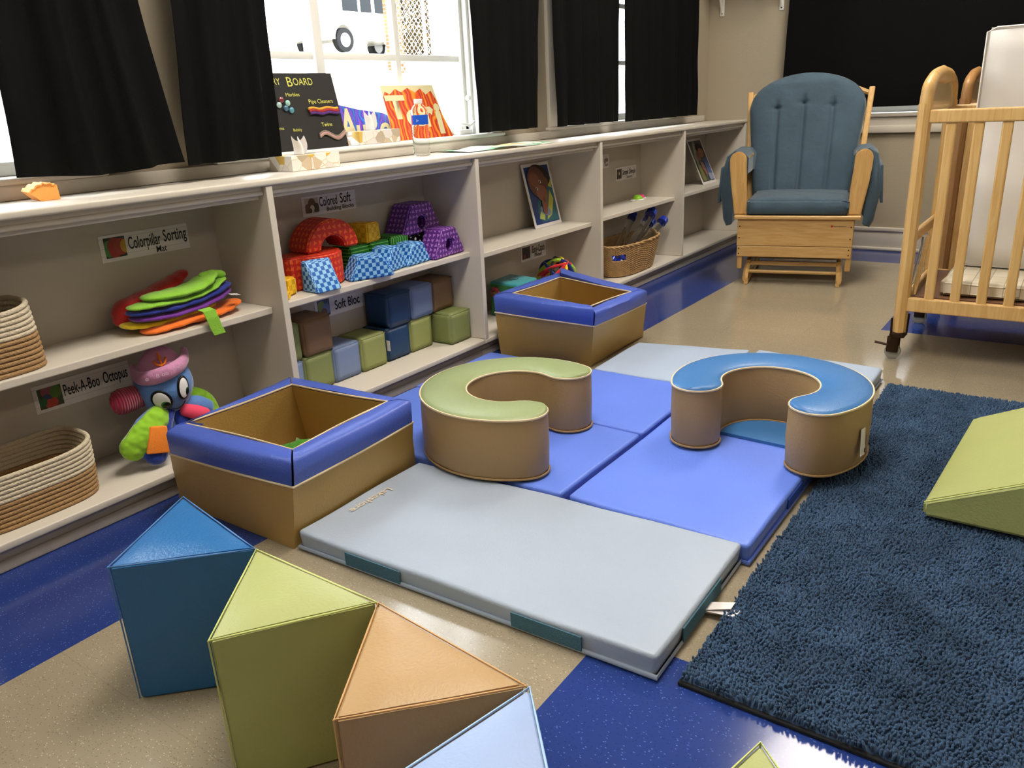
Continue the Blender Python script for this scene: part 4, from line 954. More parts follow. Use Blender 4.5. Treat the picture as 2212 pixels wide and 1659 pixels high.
# ------------------------------------------------------------------ wicker basket with sensory tubes
t = thing('wicker_basket', 'oval honey wicker basket holding blue-capped clear tubes', 'basket', (2.49, .115, .0797))
WK = M('honey_wicker', '#bd9866', .45, bump=.3, bscale=150, var=.2, vscale=30)
bx, by, bz_ = 2.485, .112, .0797
def wp(a, h):
    f = h/.165; e = .72; ca, sa = math.cos(a), math.sin(a)
    return (bx+(.215+.055*f)*math.copysign(abs(ca)**e, ca), by+(.092+.028*f)*math.copysign(abs(sa)**e, sa), bz_+.004+h)
bm = bmesh.new(); n = 120
hole = lambda a, h: .088 < h < .122 and 3.45 < (a % (2*PI)) < 4.02
for k in range(30):
    h = .004+k*.0052; seg = []
    for i in range(n+1):
        a = 2*PI*i/n
        if hole(a, h) or i == n:
            if i == n and seg and not hole(0, h): seg.append(Vector(wp(0, h)))
            if len(seg) > 2: tube(bm, seg, .0030, 5)
            seg = []; continue
        p = Vector(wp(a, h)); d = Vector((p.x-bx, (p.y-by)*3, 0)).normalized(); seg.append(p+d*(.0032 if (i+k) % 2 else -.0032))
put('woven_wall', bm, WK, t, True)
bm = bmesh.new()
for i in range(60):
    a = 2*PI*(i+.5)/60
    if 3.45 < a < 4.02: tube(bm, [wp(a, 0), wp(a, .086)], .0022, 5); tube(bm, [wp(a, .122), wp(a, .158)], .0022, 5)
    else: tube(bm, [wp(a, 0), wp(a, .08), wp(a, .158)], .0022, 5)
o = put('stakes', bm, WK, t, True); o['kind'] = 'stuff'
bm = bmesh.new()
for j in (0, PI): tube(bm, [Vector(wp(2*PI*i/120, .163))+Vector((0, .004*math.cos(i*.9+j), .004*math.sin(i*.9+j))) for i in range(120)], .0048, 7, closed=True)
put('braided_rim', bm, WK, t, True)
bm = bmesh.new(); vs = [bm.verts.new(wp(2*PI*i/60, .004)) for i in range(60)]; bm.faces.new(vs); put('base', bm, WK, t)
CLR = M('clear_acrylic', '#eef4fa', .05, trans=1, ior=1.28, spec=1.0, coat=.6); CAP = M('blue_cap_plastic', '#0f2c9c', .25, coat=.3)
for k, (a, b, r, cr, lb) in enumerate((((2.330, .120, .150), (2.665, .165, .352), .020, .024, 'clear tube with blue cap, rearmost and left in the wicker basket'),
                                 ((2.315, .072, .135), (2.755, .092, .362), .025, .030, 'thick clear tube with blue cap, topmost in the wicker basket'),
                                 ((2.400, .115, .140), (2.800, .118, .300), .021, .025, 'clear tube with dark blue cap behind the rightmost one in the wicker basket'),
                                 ((2.420, .075, .150), (2.860, .070, .300), .022, .027, 'clear tube with blue cap leaning out farthest right of the wicker basket'))):
    tt = thing('sensory_tube', lb, 'tube', a, group='blue-capped sensory tubes in the wicker basket'); A3, B3 = Vector(a), Vector(b); d = (B3-A3); L = d.length; ax = d.normalized()
    bm = bmesh.new(); lathe(bm, [(r*.5, 0), (r, .002), (r, L)], A3, 22, ax); put('clear_body', bm, CLR, tt, True, 50)
    bm = bmesh.new(); lathe(bm, [(cr, -.032), (cr, .004), (cr*.92, .010), (cr*.5, .012)], B3, 22, ax); put('cap', bm, CAP, tt, True, 40)
    bm = bmesh.new(); lathe(bm, [(cr*.9, -.002), (cr, .002), (cr, .028)], A3, 20, ax); put('cap', bm, CAP, tt, True, 40)
# popper toy
t = thing('dimple_toy', 'small white popper toy with green and pink domes on the shelf', 'toy', (2.83, .20, MZ[3]))
bm = bmesh.new()
for x, y, r in ((2.790, .200, .036), (2.860, .215, .030), (2.735, .205, .013)): lathe(bm, [(r, 0), (r+.002, .003), (r, .006)], (x, y, MZ[3]+.0005), 22)
put('rim_plate', bm, WHITE, t, True, 40)
for x, y, r, h, mt_ in ((2.790, .200, .029, .024, M('green_silicone', '#8fd02c', .4)), (2.862, .215, .023, .019, M('pink_silicone', '#ee3f8a', .4))):
    bm = bmesh.new(); lathe(bm, [(r*math.cos(a), h*math.sin(a)) for a in [PI/2*k/7 for k in range(8)]], (x, y, MZ[3]+.006), 22); put('dome', bm, mt_, t, True, 70)

# ------------------------------------------------------------------ plush activity cube
t = thing('plush_cube', 'plush cube toy in green, red and teal with flower and butterfly', 'plush toy', (1.44, .13, .08))
N_, L3, R3 = Vector((1.348, .040, 0)), Vector((1.368, .208, 0)), Vector((1.520, .052, 0)); K4 = L3+(R3-N_)
def qs(name, a, b, z0, z1, mat, par, off): 
    n = Vector(((b-a).y, -(b-a).x, 0)).normalized()*off; bm = bmesh.new()
    vs = [bm.verts.new(v) for v in (a+n+UP*z0, b+n+UP*z0, b+n+UP*z1, a+n+UP*z1)]; bm.faces.new(vs); r = bmesh.ops.extrude_face_region(bm, geom=bm.faces[:]); bmesh.ops.translate(bm, verts=[g for g in r['geom'] if isinstance(g, bmesh.types.BMVert)], vec=-n*.9)
    return put(name, bm, mat, par, True, 40)
bm = bmesh.new(); hexa(bm, [v+UP*.0802 for v in (N_, R3, K4, L3)], [v+UP*.236 for v in (N_, R3, K4, L3)], .012, 3); put('body', bm, FL('teal_plush', '#2f8f98'), t, True)
lf = qs('green_panel', L3*.94+N_*.06, N_*.94+L3*.06, .09, .226, FL('green_plush', '#2b7a3c'), t, .004); rf = qs('red_panel', N_*.94+R3*.06, R3*.94+N_*.06, .09, .226, FL('crimson_plush', '#c21f22'), t, .004)
ln = Vector(((N_-L3).y, -(N_-L3).x, 0)).normalized(); lu = (N_-L3).normalized()
def leftp(u, z, o): return L3+lu*u+ln*o+UP*z
bm = bmesh.new()
for k in range(6): a = k*PI/3; blob(bm, leftp(.040+.017*math.cos(a), .190+.017*math.sin(a), .006), .010, .010, .010, u=10, v=8)
fw = put('flower_patch', bm, M('rose_felt', '#b8475c', .9), lf, True); blobo('flower_center', leftp(.040, .190, .010), .010, .010, .008, M('olive_felt', '#7d8a3c', .9), lf)
bm = bmesh.new()
for a, b, w in ((-.018, .012, .015), (.018, .012, .015), (-.013, -.014, .011), (.013, -.014, .011)): blob(bm, leftp(.115+a, .165+b, .006), w*.8, w, w, u=10, v=8)
tube(bm, [leftp(.115, .140, .010), leftp(.115, .192, .010)], .004, 6); put('butterfly_patch', bm, M('plum_felt', '#5c2463', .9), lf, True)
ru = (R3-N_).normalized(); rn = Vector((ru.y, -ru.x, 0))
text('lettering', 'What', N_+ru*.030+rn*.0046+UP*.155, ru, UP, .026, M('cream_felt', '#e8cf9a', .8), rf, width=.105, thick=.0012, offset=.015)
blobo('dimple', (N_+K4)/2+UP*.238, .03, .02, .003, FL('dark_teal_plush', '#1c5c66'), t)

# ------------------------------------------------------------------ woven tube ball
t = thing('woven_ball', 'ball woven of red, blue, yellow, green and orange soft tubes', 'ball', (1.800, .130, .08))
BC = Vector((1.800, .130, .178)); cols = [('red', '#c5202a'), ('navy', '#152a7c'), ('yellow', '#e8cf24'), ('lime', '#a8cf3a'), ('orange', '#f07224'), ('black', '#141418'), ('red', '#c5202a'), ('navy', '#152a7c')]
axs = [(.2, .5, .9), (.9, .3, .2), (-.9, .55, .35), (.8, .75, .35), (.15, .1, 1), (-.3, 1, -.1), (-.35, .45, .8), (.5, -.6, .65)]
for k, ((cn, ch), ax) in enumerate(zip(cols, axs)):
    ax = Vector(ax).normalized(); a = ax.orthogonal().normalized(); b = ax.cross(a); o = .028 if k in (0, 6) else (-.03 if k in (4,) else 0); R = (.085**2-o*o)**.5
    pts = [BC+ax*o+(a*math.cos(q)+b*math.sin(q))*(R+.003*math.sin(q*5+k)) for q in [2*PI*i/48 for i in range(48)]]
    bm = bmesh.new(); tube(bm, pts, .0095, 9, closed=True, flat=.8, up=ax); put(cn+'_band', bm, FL(cn+'_tube_cloth', ch), t, True)

# ------------------------------------------------------------------ photo cards
def card(x0, x1, yb, yt, z, h, label, paint, dx=0, group=None):
    t = thing('photo_card', label, 'photo card', ((x0+x1)/2, yb, z), group='leaning photo cards'); d = Vector((dx, yt-yb, (h*h-(yt-yb)**2)**.5)); up = d.normalized(); ux = Vector((1, 0, 0)); n = ux.cross(up)
    o = Vector((x0, yb, z)); w = x1-x0
    bm = bmesh.new(); hexa(bm, [o, o+ux*w, o+ux*w-n*.003, o-n*.003], [o+d, o+ux*w+d, o+ux*w+d-n*.003, o+d-n*.003]); put('card_stock', bm, PAPER, t)
    for i, (nm, pts, col) in enumerate(paint):
        bm = bmesh.new(); vs = [bm.verts.new(o+ux*w*u+up*h*v+n*(.0006+.0004*i)) for u, v in pts]; bm.faces.new(vs); put(nm, bm, M('print_'+col, col, .35), t)
def ell(u, v, a, b, r=0, n=24): return [(u+(a*math.cos(q)*math.cos(r)-b*math.sin(q)*math.sin(r)), v+(a*math.cos(q)*math.sin(r)+b*math.sin(q)*math.cos(r))*.8) for q in [2*PI*k/n for k in range(n)]]
card(1.725, 1.955, .190, .262, MZ[2]+.001, .298, 'portrait card of a child in a blue and yellow shirt on middle shelf',
     [('backdrop', [(.06, .05), (.94, .05), (.94, .95), (.06, .95)], '#15306e'), ('shirt', [(.30, .08), (.93, .06), (.93, .62), (.78, .70), (.55, .50), (.30, .40), (.20, .25)], '#27606e'),
      ('shirt_print', [(.50, .10), (.70, .16), (.88, .40), (.80, .55), (.66, .35)], '#b3b04a'), ('shirt_print', [(.22, .14), (.40, .10), (.48, .24), (.36, .30)], '#a9b562'), ('collar', [(.76, .62), (.90, .58), (.93, .70), (.80, .76)], '#b8b84e'),
      ('sleeve', ell(.50, .24, .20, .09, -.3), '#77839f'), ('hair', ell(.56, .80, .36, .20, -.3), '#1b110d'), ('face', ell(.42, .70, .34, .30, -.5), '#643d2d'), ('brow_light', ell(.33, .74, .18, .15, -.5), '#7a4d3a'), ('cheek', ell(.50, .52, .20, .16, -.3), '#8a5640'), ('ear', ell(.74, .68, .06, .09), '#6a3f2c'),
      ('eye', ell(.50, .70, .040, .032, -.4), '#e8e6e2'), ('eye', ell(.34, .60, .040, .030, -.4), '#e8e6e2'), ('pupil', ell(.49, .70, .022, .03, -.4), '#17100e'), ('pupil', ell(.33, .60, .022, .028, -.4), '#17100e'),
      ('hand', [(.44, .46), (.58, .50), (.62, .40), (.52, .18), (.40, .22), (.40, .36)], '#83523c'), ('hand', [(.46, .42), (.52, .46), (.56, .40), (.50, .36)], '#6b3f2d')])
card(3.575, 3.795, .128, .255, MZ[4]+.001, .305, 'photo card leaning in the last shelf unit behind the glider chair',
     [('backdrop', [(.06, .05), (.94, .05), (.94, .95), (.06, .95)], '#3d4438'), ('figure', [(.10, .60), (.30, .92), (.45, .95), (.40, .60), (.20, .40)], '#8d877c'), ('hair', ell(.62, .78, .25, .14), '#1e120d'), ('face', ell(.66, .68, .17, .13), '#935c40'), ('face', ell(.40, .62, .14, .13), '#7d4d36'), ('shirt', [(.62, .52), (.92, .58), (.93, .12), (.60, .10)], '#3c5590'),
      ('arm', [(.34, .50), (.52, .46), (.60, .22), (.48, .16), (.34, .34)], '#8a5a42'), ('trousers', [(.60, .07), (.92, .07), (.92, .20), (.62, .22)], '#8a94ae'), ('grass', [(.08, .07), (.34, .07), (.30, .40), (.08, .50)], '#6b6a34')])
t = thing('photo_card', 'white card edge peeking out behind the divider beside the portrait card', 'photo card', (1.10, .10, MZ[2]), group='leaning photo cards')
bm = bmesh.new(); hexa(bm, [(1.080, .085, MZ[2]+.001), (1.118, .085, MZ[2]+.001), (1.118, .088, MZ[2]+.001), (1.080, .088, MZ[2]+.001)], [(1.080, .115, MZ[2]+.12), (1.086, .115, MZ[2]+.12), (1.086, .118, MZ[2]+.12), (1.080, .118, MZ[2]+.12)]); put('card_stock', bm, PAPER, t)

# ------------------------------------------------------------------ things on the worktop and the window sill
ORG = M('orange_clay', '#f3a452', .65, bump=.2, bscale=60)
t = thing('orange_toy', 'small orange scalloped toy boat on the left end of the worktop', 'toy', (-.43, .18, HT))
bm = bmesh.new(); top_ = [(-.402, .834)]+[(-.402-.066*k/12, .834+.007*math.sin(PI*k/12)+.0022*math.sin(k*2.4)-.010*(k/12)**3) for k in range(1, 13)]
pr = [(-.446, HT+.0006), (-.400, HT+.0006)]+top_
a = [bm.verts.new((x, .150, z)) for x, z in pr]; b = [bm.verts.new((x, .192, z+.002)) for x, z in pr]; n = len(a); bm.faces.new(a); bm.faces.new(b[::-1])
for i in range(n): bm.faces.new((a[i], a[(i+1) % n], b[(i+1) % n], b[i]))
put('hull', bm, ORG, t, True, 50)
tubeo('scalloped_rim', [(x, .149, z-.001) for x, z in top_[1:]], .0028, ORG, t, seg=6)
def geo_mat():
    if 'gilt_facet_print' in MATS: return MATS['gilt_facet_print']
    m = M('gilt_facet_print', '#e9e2d6', .4); nt = m.node_tree; b = nt.nodes['Principled BSDF']; tc = nt.nodes.new('ShaderNodeTexCoord')
    v = nt.nodes.new('ShaderNodeTexVoronoi'); v.inputs['Scale'].default_value = 26; nt.links.new(tc.outputs['Object'], v.inputs['Vector'])
    s_ = nt.nodes.new('ShaderNodeSeparateXYZ'); nt.links.new(v.outputs['Color'], s_.inputs[0]); cr = nt.nodes.new('ShaderNodeValToRGB'); cr.color_ramp.interpolation = 'CONSTANT'
    el = cr.color_ramp.elements; el[0].color = lin('#e9e4dc'); el[1].position = .35; el[1].color = lin('#cdbba0')
    for p_, c_2 in ((.55, '#ddd8d2'), (.72, '#b9ab95'), (.85, '#d8b257'), (.93, '#efebe4')): e = el.new(p_); e.color = lin(c_2)
    nt.links.new(s_.outputs[0], cr.inputs[0])
    v2 = nt.nodes.new('ShaderNodeTexVoronoi'); v2.feature = 'DISTANCE_TO_EDGE'; v2.inputs['Scale'].default_value = 26; nt.links.new(tc.outputs['Object'], v2.inputs['Vector'])
    nt.links.new(mixc(nt, mathn(nt, 'LESS_THAN', v2.outputs['Distance'], .010), cr.outputs[0], lin('#c79f58')), b.inputs['Base Color']); return m
TIS = M('tissue_paper', '#f2f0ef', .8, bump=.2, bscale=40)
def tissue(x0, x1, y0, y1, z, h, label, tx, th):
    t = thing('tissue_box', label, 'tissue box', ((x0+x1)/2, (y0+y1)/2, z), group='tissue boxes by the window')
    box('carton', x0, x1, y0, y1, z+.0005, z+h, geo_mat(), t, .001)
    bm = bmesh.new(); vs = [bm.verts.new(((x0+x1)/2+.045*math.cos(a), (y0+y1)/2+.018*math.sin(a), z+h+.0006)) for a in [2*PI*k/20 for k in range(20)]]; bm.faces.new(vs); put('slot', bm, M('slot_dark', '#8d8a84', .8), t)
    bm = bmesh.new(); rows = []
    for j in range(9):
        f = j/8; rows.append([bm.verts.new((tx+(u-.5)*(.050-.012*f)+.004*math.sin(f*4), (y0+y1)/2+.014*math.sin(u*9+f*2)*(1-.3*f), z+h-.004+th*f*(1-.28*abs(math.sin(u*2.1*PI))*f))) for u in [k/16 for k in range(17)]])
    for a, b in zip(rows, rows[1:]):
        for i in range(16): bm.faces.new((a[i], a[i+1], b[i+1], b[i]))
    put('tissue', bm, TIS, t, True)
tissue(.300, .498, .128, .236, HT, .047, 'faceted white and gold tissue box on the worktop before the sensory board', .385, .062)
tissue(.728, .940, .262, .330, ZS, .047, 'faceted white and gold tissue box on the window sill before the purple painting', .825, .075)
# sensory board
t = thing('sensory_board', 'black sensory board with yellow chalk words leaning on the window sill', 'board', (.54, .31, ZS))
o0 = Vector((.330, .288, ZS+.0006)); up = Vector((0, .060, .245)).normalized(); ux = Vector((1, 0, 0)); nn = ux.cross(up); HB = .252; WB = .368
bm = bmesh.new(); hexa(bm, [o0, o0+ux*WB, o0+ux*WB-nn*.006, o0-nn*.006], [o0+up*HB+ux*.008, o0+ux*(WB+.008)+up*HB, o0+ux*(WB+.008)+up*HB-nn*.006, o0+up*HB+ux*.008-nn*.006], .001, 1); put('panel', bm, M('black_board', '#1d1b1a', .7), t)
CH = M('yellow_chalk', '#d6d468', .8)
def bp(u, v, o=.002): return o0+ux*u+up*v+nn*o
for s_, u, v, h, w in (('ORY', .090, .214, .022, .052), ('B', .170, .208, .032, .022), ('OARD', .196, .212, .024, .084), ('Marbles', .150, .176, .012, .058), ('Pipe Cleaners', .240, .150, .015, .108), ('Twine', .268, .072, .014, .048), ('Bubbly', .140, .062, .010, .036), ('ms', .085, .070, .010, .018)):
    text('lettering', s_, bp(u, v, .0004), ux, up, h, CH, t, width=w)
for u, v, c in ((.122, .164, '#7a2f35'), (.108, .148, '#a9c4c0'), (.145, .153, '#9fd0c4'), (.132, .137, '#3a6d8a'), (.153, .130, '#4f94ad')):
    blobo('marble', bp(u, v, .005), .010, .006, .010, M('marble_glass_'+c, c, .08, spec=.8, coat=1), t)
for k, c in enumerate(('#e3a631', '#a8222e', '#5a2a80')): tubeo('pipe_cleaner', [bp(.225+.012*i+.002*k, .132-.008*k+.0025*math.sin(i*1.1), .006) for i in range(12)], .0045, FL('chenille_'+c, c), t, seg=8)
for k, c in enumerate(('#8b7a66', '#c99aa2', '#a08670')): tubeo('twine', [bp(.245+.010*i, .046-.005*k+.010*math.sin(i*.6), .004) for i in range(13)], .0032, FL('twine_'+c, c), t, seg=8)
# painted names
def paint_mat(name, cols, scale):
    m = M(name, cols[0], .6); nt = m.node_tree; b = nt.nodes['Principled BSDF']; tc = nt.nodes.new('ShaderNodeTexCoord')
    w = nt.nodes.new('ShaderNodeTexWave'); w.inputs['Scale'].default_value = scale; w.inputs['Distortion'].default_value = 9; w.inputs['Detail'].default_value = 2; w.inputs['Detail Scale'].default_value = 1.2; nt.links.new(tc.outputs['Object'], w.inputs['Vector'])
    cr = nt.nodes.new('ShaderNodeValToRGB'); el = cr.color_ramp.elements; el[0].color = lin(cols[0]); el[1].color = lin(cols[-1])
    for i, c in enumerate(cols[1:-1]): e = el.new((i+1)/(len(cols)-1)); e.color = lin(c)
    nt.links.new(w.outputs['Fac'], cr.inputs[0]); nt.links.new(cr.outputs[0], b.inputs['Base Color'])
    b.inputs['Emission Strength'].default_value = 0
    b.inputs['Subsurface Weight'].default_value = 0; return m
CRM = M('cream_card', '#e6dcae', .7)
t = thing('name_painting', 'orange and red name painting leaning against the window pane', 'painting', (1.13, .32, ZS), group='name paintings on the sill')
o0 = Vector((.948, .300, ZS+.0006)); up = Vector((0, .055, .200)).normalized(); nn = ux.cross(up)
def pq(u, v, o=0): return o0+ux*u+up*v+nn*o
def sheet(name, pts, mat, o, par, th=.0015):
    bm = bmesh.new(); vs = [bm.verts.new(pq(u, v, o)) for u, v in pts]; bm.faces.new(vs); r = bmesh.ops.extrude_face_region(bm, geom=bm.faces[:]); bmesh.ops.translate(bm, verts=[g for g in r['geom'] if isinstance(g, bmesh.types.BMVert)], vec=-nn*th); return put(name, bm, mat, par)
sheet('paper', [(0, 0), (.352, 0), (.322, .080), (.305, .208), (.005, .208)], CRM, 0, t)
sheet('painted_area', [(0, 0), (.352, 0), (.322, .080), (.305, .150), (.285, .185), (.25, .170), (.225, .195), (.19, .180), (.15, .198), (.11, .182), (.08, .195), (.045, .175), (.02, .185), (.004, .165)], paint_mat('fire_paint', ['#f0a02a', '#e85a22', '#d93a22', '#b82a2a', '#e8662a'], 7), .0012, t)
for s_, u, v, h, w in (('T', .008, .085, .085, .108), ('o', .100, .055, .085, .085), ('r', .205, .050, .105, .062), ('i', .275, .020, .120, .034)):
    text('lettering', s_, pq(u, v), ux, up, h, CRM, t, width=w, thick=.0022, offset=.045)
t = thing('name_painting', 'blue and purple name painting behind the tissue box on the sill', 'painting', (.90, .34, ZS), group='name paintings on the sill')
o0 = Vector((.700, .336, ZS+.0006)); up = Vector((0, .012, .14)).normalized(); nn = ux.cross(up)
sheet('paper', [(0, 0), (.40, 0), (.385, .035), (.33, .075), (.24, .105), (.12, .120), (.02, .140), (.005, .08)], paint_mat('violet_paint', ['#3a7fd0', '#3b4cc0', '#5a3fc0', '#9a4fd0', '#3a5ad0'], 8), 0, t)
for s_, u, v, h, w in (('A', .015, .012, .115, .085), ('u', .095, .010, .085, .05), ('r', .165, .012, .100, .04), ('e', .215, .012, .085, .06), ('n', .290, .004, .070, .07)):
    text('lettering', s_, pq(u, v), ux, up, h, CRM, t, width=w, thick=.0012, offset=.03)
# water bottle
t = thing('water_bottle', 'clear plastic water bottle with white cap and blue label on worktop', 'bottle', (.895, .120, HT))
PET = M('clear_pet', '#f4f8fa', .04, trans=1, ior=1.16, spec=1.0)
pr = [(.020, .001), (.029, .004), (.031, .014), (.0295, .022)]
for k in range(9): pr += [(.0315, .030+k*.0095), (.0292, .0345+k*.0095)]
pr += [(.0305, .112), (.0305, .146), (.0315, .150), (.0295, .160), (.022, .174), (.0135, .182), (.0125, .186)]
bm = bmesh.new(); lathe(bm, pr, (.895, .120, HT), 32); put('plastic_body', bm, PET, t, True)
bm = bmesh.new(); lathe(bm, [(.0145, .183), (.0150, .186), (.0150, .197), (.0135, .1985)], (.895, .120, HT), 28); put('cap', bm, WHITE, t, True, 40)
def band(name, a0, a1, z0, z1, mat, par, r=.0312):
    bm = bmesh.new(); A = [a0+(a1-a0)*k/20 for k in range(21)]; lo = [bm.verts.new((.895+r*math.cos(a), .120+r*math.sin(a), HT+z0)) for a in A]; hi = [bm.verts.new((.895+r*math.cos(a), .120+r*math.sin(a), HT+z1)) for a in A]
    for i in range(20): bm.faces.new((lo[i], lo[i+1], hi[i+1], hi[i]))
    return put(name, bm, mat, par, True)
BL = M('label_blue', '#1b57c8', .35); lb = band('label', math.radians(-196), math.radians(-50), .112, .145, BL, t)
band('label_stripe', math.radians(-212), math.radians(-196), .112, .145, M('label_red', '#d33a4a', .35), lb); band('label_stripe', math.radians(-235), math.radians(-212), .112, .145, WHITE, lb)
a = math.radians(-155); c = Vector((.895+.0316*math.cos(a), .120+.0316*math.sin(a), HT+.126)); tn = Vector((-math.sin(a), math.cos(a), 0))
bm = bmesh.new(); tube(bm, [c+tn*.0045*math.cos(q)+UP*.0045*math.sin(q) for q in [2*PI*k/3 for k in range(3)]], .001, 5, closed=True); put('recycle_mark', bm, WHITE, lb)
# papers on the worktop
def sheet_flat(name, q, mat, label, cat, z, amp):
    bm = bmesh.new(); n = 16; g = [[None]*(n+1) for _ in range(n+1)]
    for j in range(n+1):
        for i in range(n+1):
            u, v = i/n, j/n; x = (q[0][0]*(1-u)+q[1][0]*u)*(1-v)+(q[3][0]*(1-u)+q[2][0]*u)*v; y = (q[0][1]*(1-u)+q[1][1]*u)*(1-v)+(q[3][1]*(1-u)+q[2][1]*u)*v
            g[j][i] = bm.verts.new((x, y, z+amp*(.5+.5*math.sin(u*7+v*2))*(.3+.7*v)))
    for j in range(n):
        for i in range(n): bm.faces.new((g[j][i], g[j][i+1], g[j+1][i+1], g[j+1][i]))
    return tag(put(name, bm, mat, None, True), label, cat)
mp_ = M('green_splashed_paper', '#efefe6', .6); nt = mp_.node_tree; tc = nt.nodes.new('ShaderNodeTexCoord'); n_ = nt.nodes.new('ShaderNodeTexNoise'); n_.inputs['Scale'].default_value = 9; nt.links.new(tc.outputs['Object'], n_.inputs['Vector'])
nt.links.new(mixc(nt, mathn(nt, 'GREATER_THAN', n_.outputs['Fac'], .57), lin('#efefe6'), lin('#7cc79a')), nt.nodes['Principled BSDF'].inputs['Base Color'])
sheet_flat('painted_paper', [(1.08, .045), (1.33, .02), (1.37, .215), (1.10, .235)], mp_, 'white paper with green paint lying on the worktop beside the bottle', 'paper', HT+.001, .009)
sheet_flat('painted_paper', [(1.345, .010), (1.66, .03), (1.70, .235), (1.385, .215)], mp_, 'white paper with green paint lying farther along the worktop', 'paper', HT+.001, .007)
sheet_flat('buff_paper', [(1.20, .015), (1.42, .005), (1.42, .09), (1.22, .09)], M('buff_card', '#dcc797', .7), 'small buff paper lying on the painted papers on the worktop', 'paper', HT+.012, .003)
# ------------------------------------------------------------------ glider rocking chair
t = thing('glider_chair', 'wooden glider rocking chair with slate blue cushions in the far corner', 'rocking chair', (2.796, -.687, 0), math.atan2(-.9735, .2287), local=True)
G = t
def mir(name, fn, mat, **k):
    for s_ in (-1, 1): fn(s_)
for s_ in (-1, 1):
    # floor runner: bowed front foot, rail along the floor
    bm = bmesh.new(); tube(bm, curve([(s_*.230, .0, .001), (s_*.232, .004, .035), (s_*.230, .030, .075), (s_*.226, .075, .105)], 6), [.014]*19, 4); B(bm, s_*.230-.013, s_*.230+.013, .0, .60, .001, .022, .004); tube(bm, [(s_*.230, .59, .001), (s_*.230, .56, .06), (s_*.226, .50, .105)], .014, 4); B(bm, s_*.226-.012, s_*.226+.012, .06, .52, .095, .118, .003)
    put('runner', bm, WOODY, t, True, 40)
    # hanging side post of the body
    bm = bmesh.new(); x0, x1 = sorted((s_*.282, s_*.254)); B(bm, x0, x1, .012, .055, .078, .345, .006, 3); B(bm, x0, x1, .40, .445, .078, .345, .006, 3); B(bm, x0, x1, .012, .445, .20, .345, .003)
    put('side_frame', bm, WOOD, t, True, 40)
    # paddle-shaped arm post
    bm = bmesh.new(); pr = [(.242, .363), (.306, .363), (.330, .520), (.338, .600)]; pr += [(.298+.041*math.cos(a), .640+.040*math.sin(a)) for a in [PI*k/12 for k in range(0, 13)]]; pr += [(.256, .600)]
    a = [bm.verts.new((s_*x, .020, z)) for x, z in pr]; b = [bm.verts.new((s_*x, .048, z)) for x, z in pr]; n = len(a); bm.faces.new(a); bm.faces.new(b[::-1])
    for i in range(n): bm.faces.new((a[i], a[(i+1) % n], b[(i+1) % n], b[i]))
    bmesh.ops.recalc_face_normals(bm, faces=bm.faces); bmesh.ops.bevel(bm, geom=[e for e in bm.edges if abs(e.verts[0].co.y-e.verts[1].co.y) < 1e-5], offset=.005, segments=2, affect='EDGES')
    put('arm_post', bm, WOOD, t, True, 40)
    box('arm_rest', *sorted((s_*.262, s_*.334)), .04, .50, .628, .652, WOODY, t, .008)
    # back frame post, leaning
    bm = bmesh.new(); hexa(bm, [(s_*.262, .43, .345), (s_*.290, .43, .345), (s_*.290, .465, .345), (s_*.262, .465, .345)], [(s_*.300, .60, .965), (s_*.330, .60, .965), (s_*.330, .635, .965), (s_*.300, .635, .965)], .006)
    put('back_post', bm, WOOD, t, True, 40)
    # padded arm cover hanging outside with pocket
    bm = bmesh.new(); cols = []
    sec = [(.262, .56), (.262, .648), (.285, .676), (.330, .682), (.365, .655), (.382, .58), (.392, .48), (.380, .40), (.372, .33), (.355, .292), (.330, .300), (.335, .40), (.343, .52), (.340, .60)]
    for y in [.055+.40*k/14 for k in range(15)]:
        e = min(y-.055, .455-y); sh = .012*max(0, 1-e/.03); cols.append([bm.verts.new((s_*(x-sh+.003*noise.noise(Vector((x*9, y*14, z*7)))), y, z-(0 if z > .5 else -sh)+.004*noise.noise(Vector((x*5, y*12, z*9))))) for x, z in sec])
    for c0, c1 in zip(cols, cols[1:]):
        for j in range(len(sec)): bm.faces.new((c0[j], c0[(j+1) % len(sec)], c1[(j+1) % len(sec)], c1[j]))
    bm.faces.new(cols[0][::-1]); bm.faces.new(cols[-1]); ac = put('arm_cushion', bm, FAB, t, True, 70)
    bm = bmesh.new(); hexa(bm, [(s_*.390, .08, .415), (s_*.404, .08, .415), (s_*.404, .40, .425), (s_*.390, .40, .425)], [(s_*.376, .07, .60), (s_*.389, .07, .60), (s_*.389, .41, .60), (s_*.376, .41, .60)], .004); put('side_pocket', bm, FAB, ac, True, 50)
    bm = bmesh.new()
    for y in (.08, .46): tube(bm, [(s_*.240, y, .135), (s_*.236, y+.04, .19)], .007, 8)
    put('glide_link', bm, BLK, t, True)
box('front_board', -.284, .280, .0, .020, .2055, .340, WOODX, t, .002)
box('lower_board', -.282, .278, .0, .020, .147, .2035, WOODX, t, .002)
box('rear_board', -.28, .28, .425, .445, .147, .34, WOODX, t, .002)
box('seat_rail', -.303, .310, -.015, .47, .342, .362, WOODX, t, .006, 3)
box('inner_deck', -.25, .25, .03, .42, .155, .165, BLK, t, 0)
box('cross_board', -.215, .215, .055, .075, .092, .114, WOODX, t, .003)
bm = bmesh.new(); tube(bm, [(-.222, .030, .064), (.222, .030, .064)], .0095, 12); put('foot_dowel', bm, WOODX, t, True, 50)
box('cross_board', -.215, .215, .52, .54, .04, .08, WOODX, t, .003)
bm = bmesh.new(); tube(bm, curve([(-.31, .62, .93), (-.15, .63, .99), (0, .63, 1.0), (.15, .63, .99), (.31, .62, .93)], 5), .014, 8); B(bm, -.27, .27, .50, .52, .52, .56, .004); put('back_rail', bm, WOODX, t, True, 40)
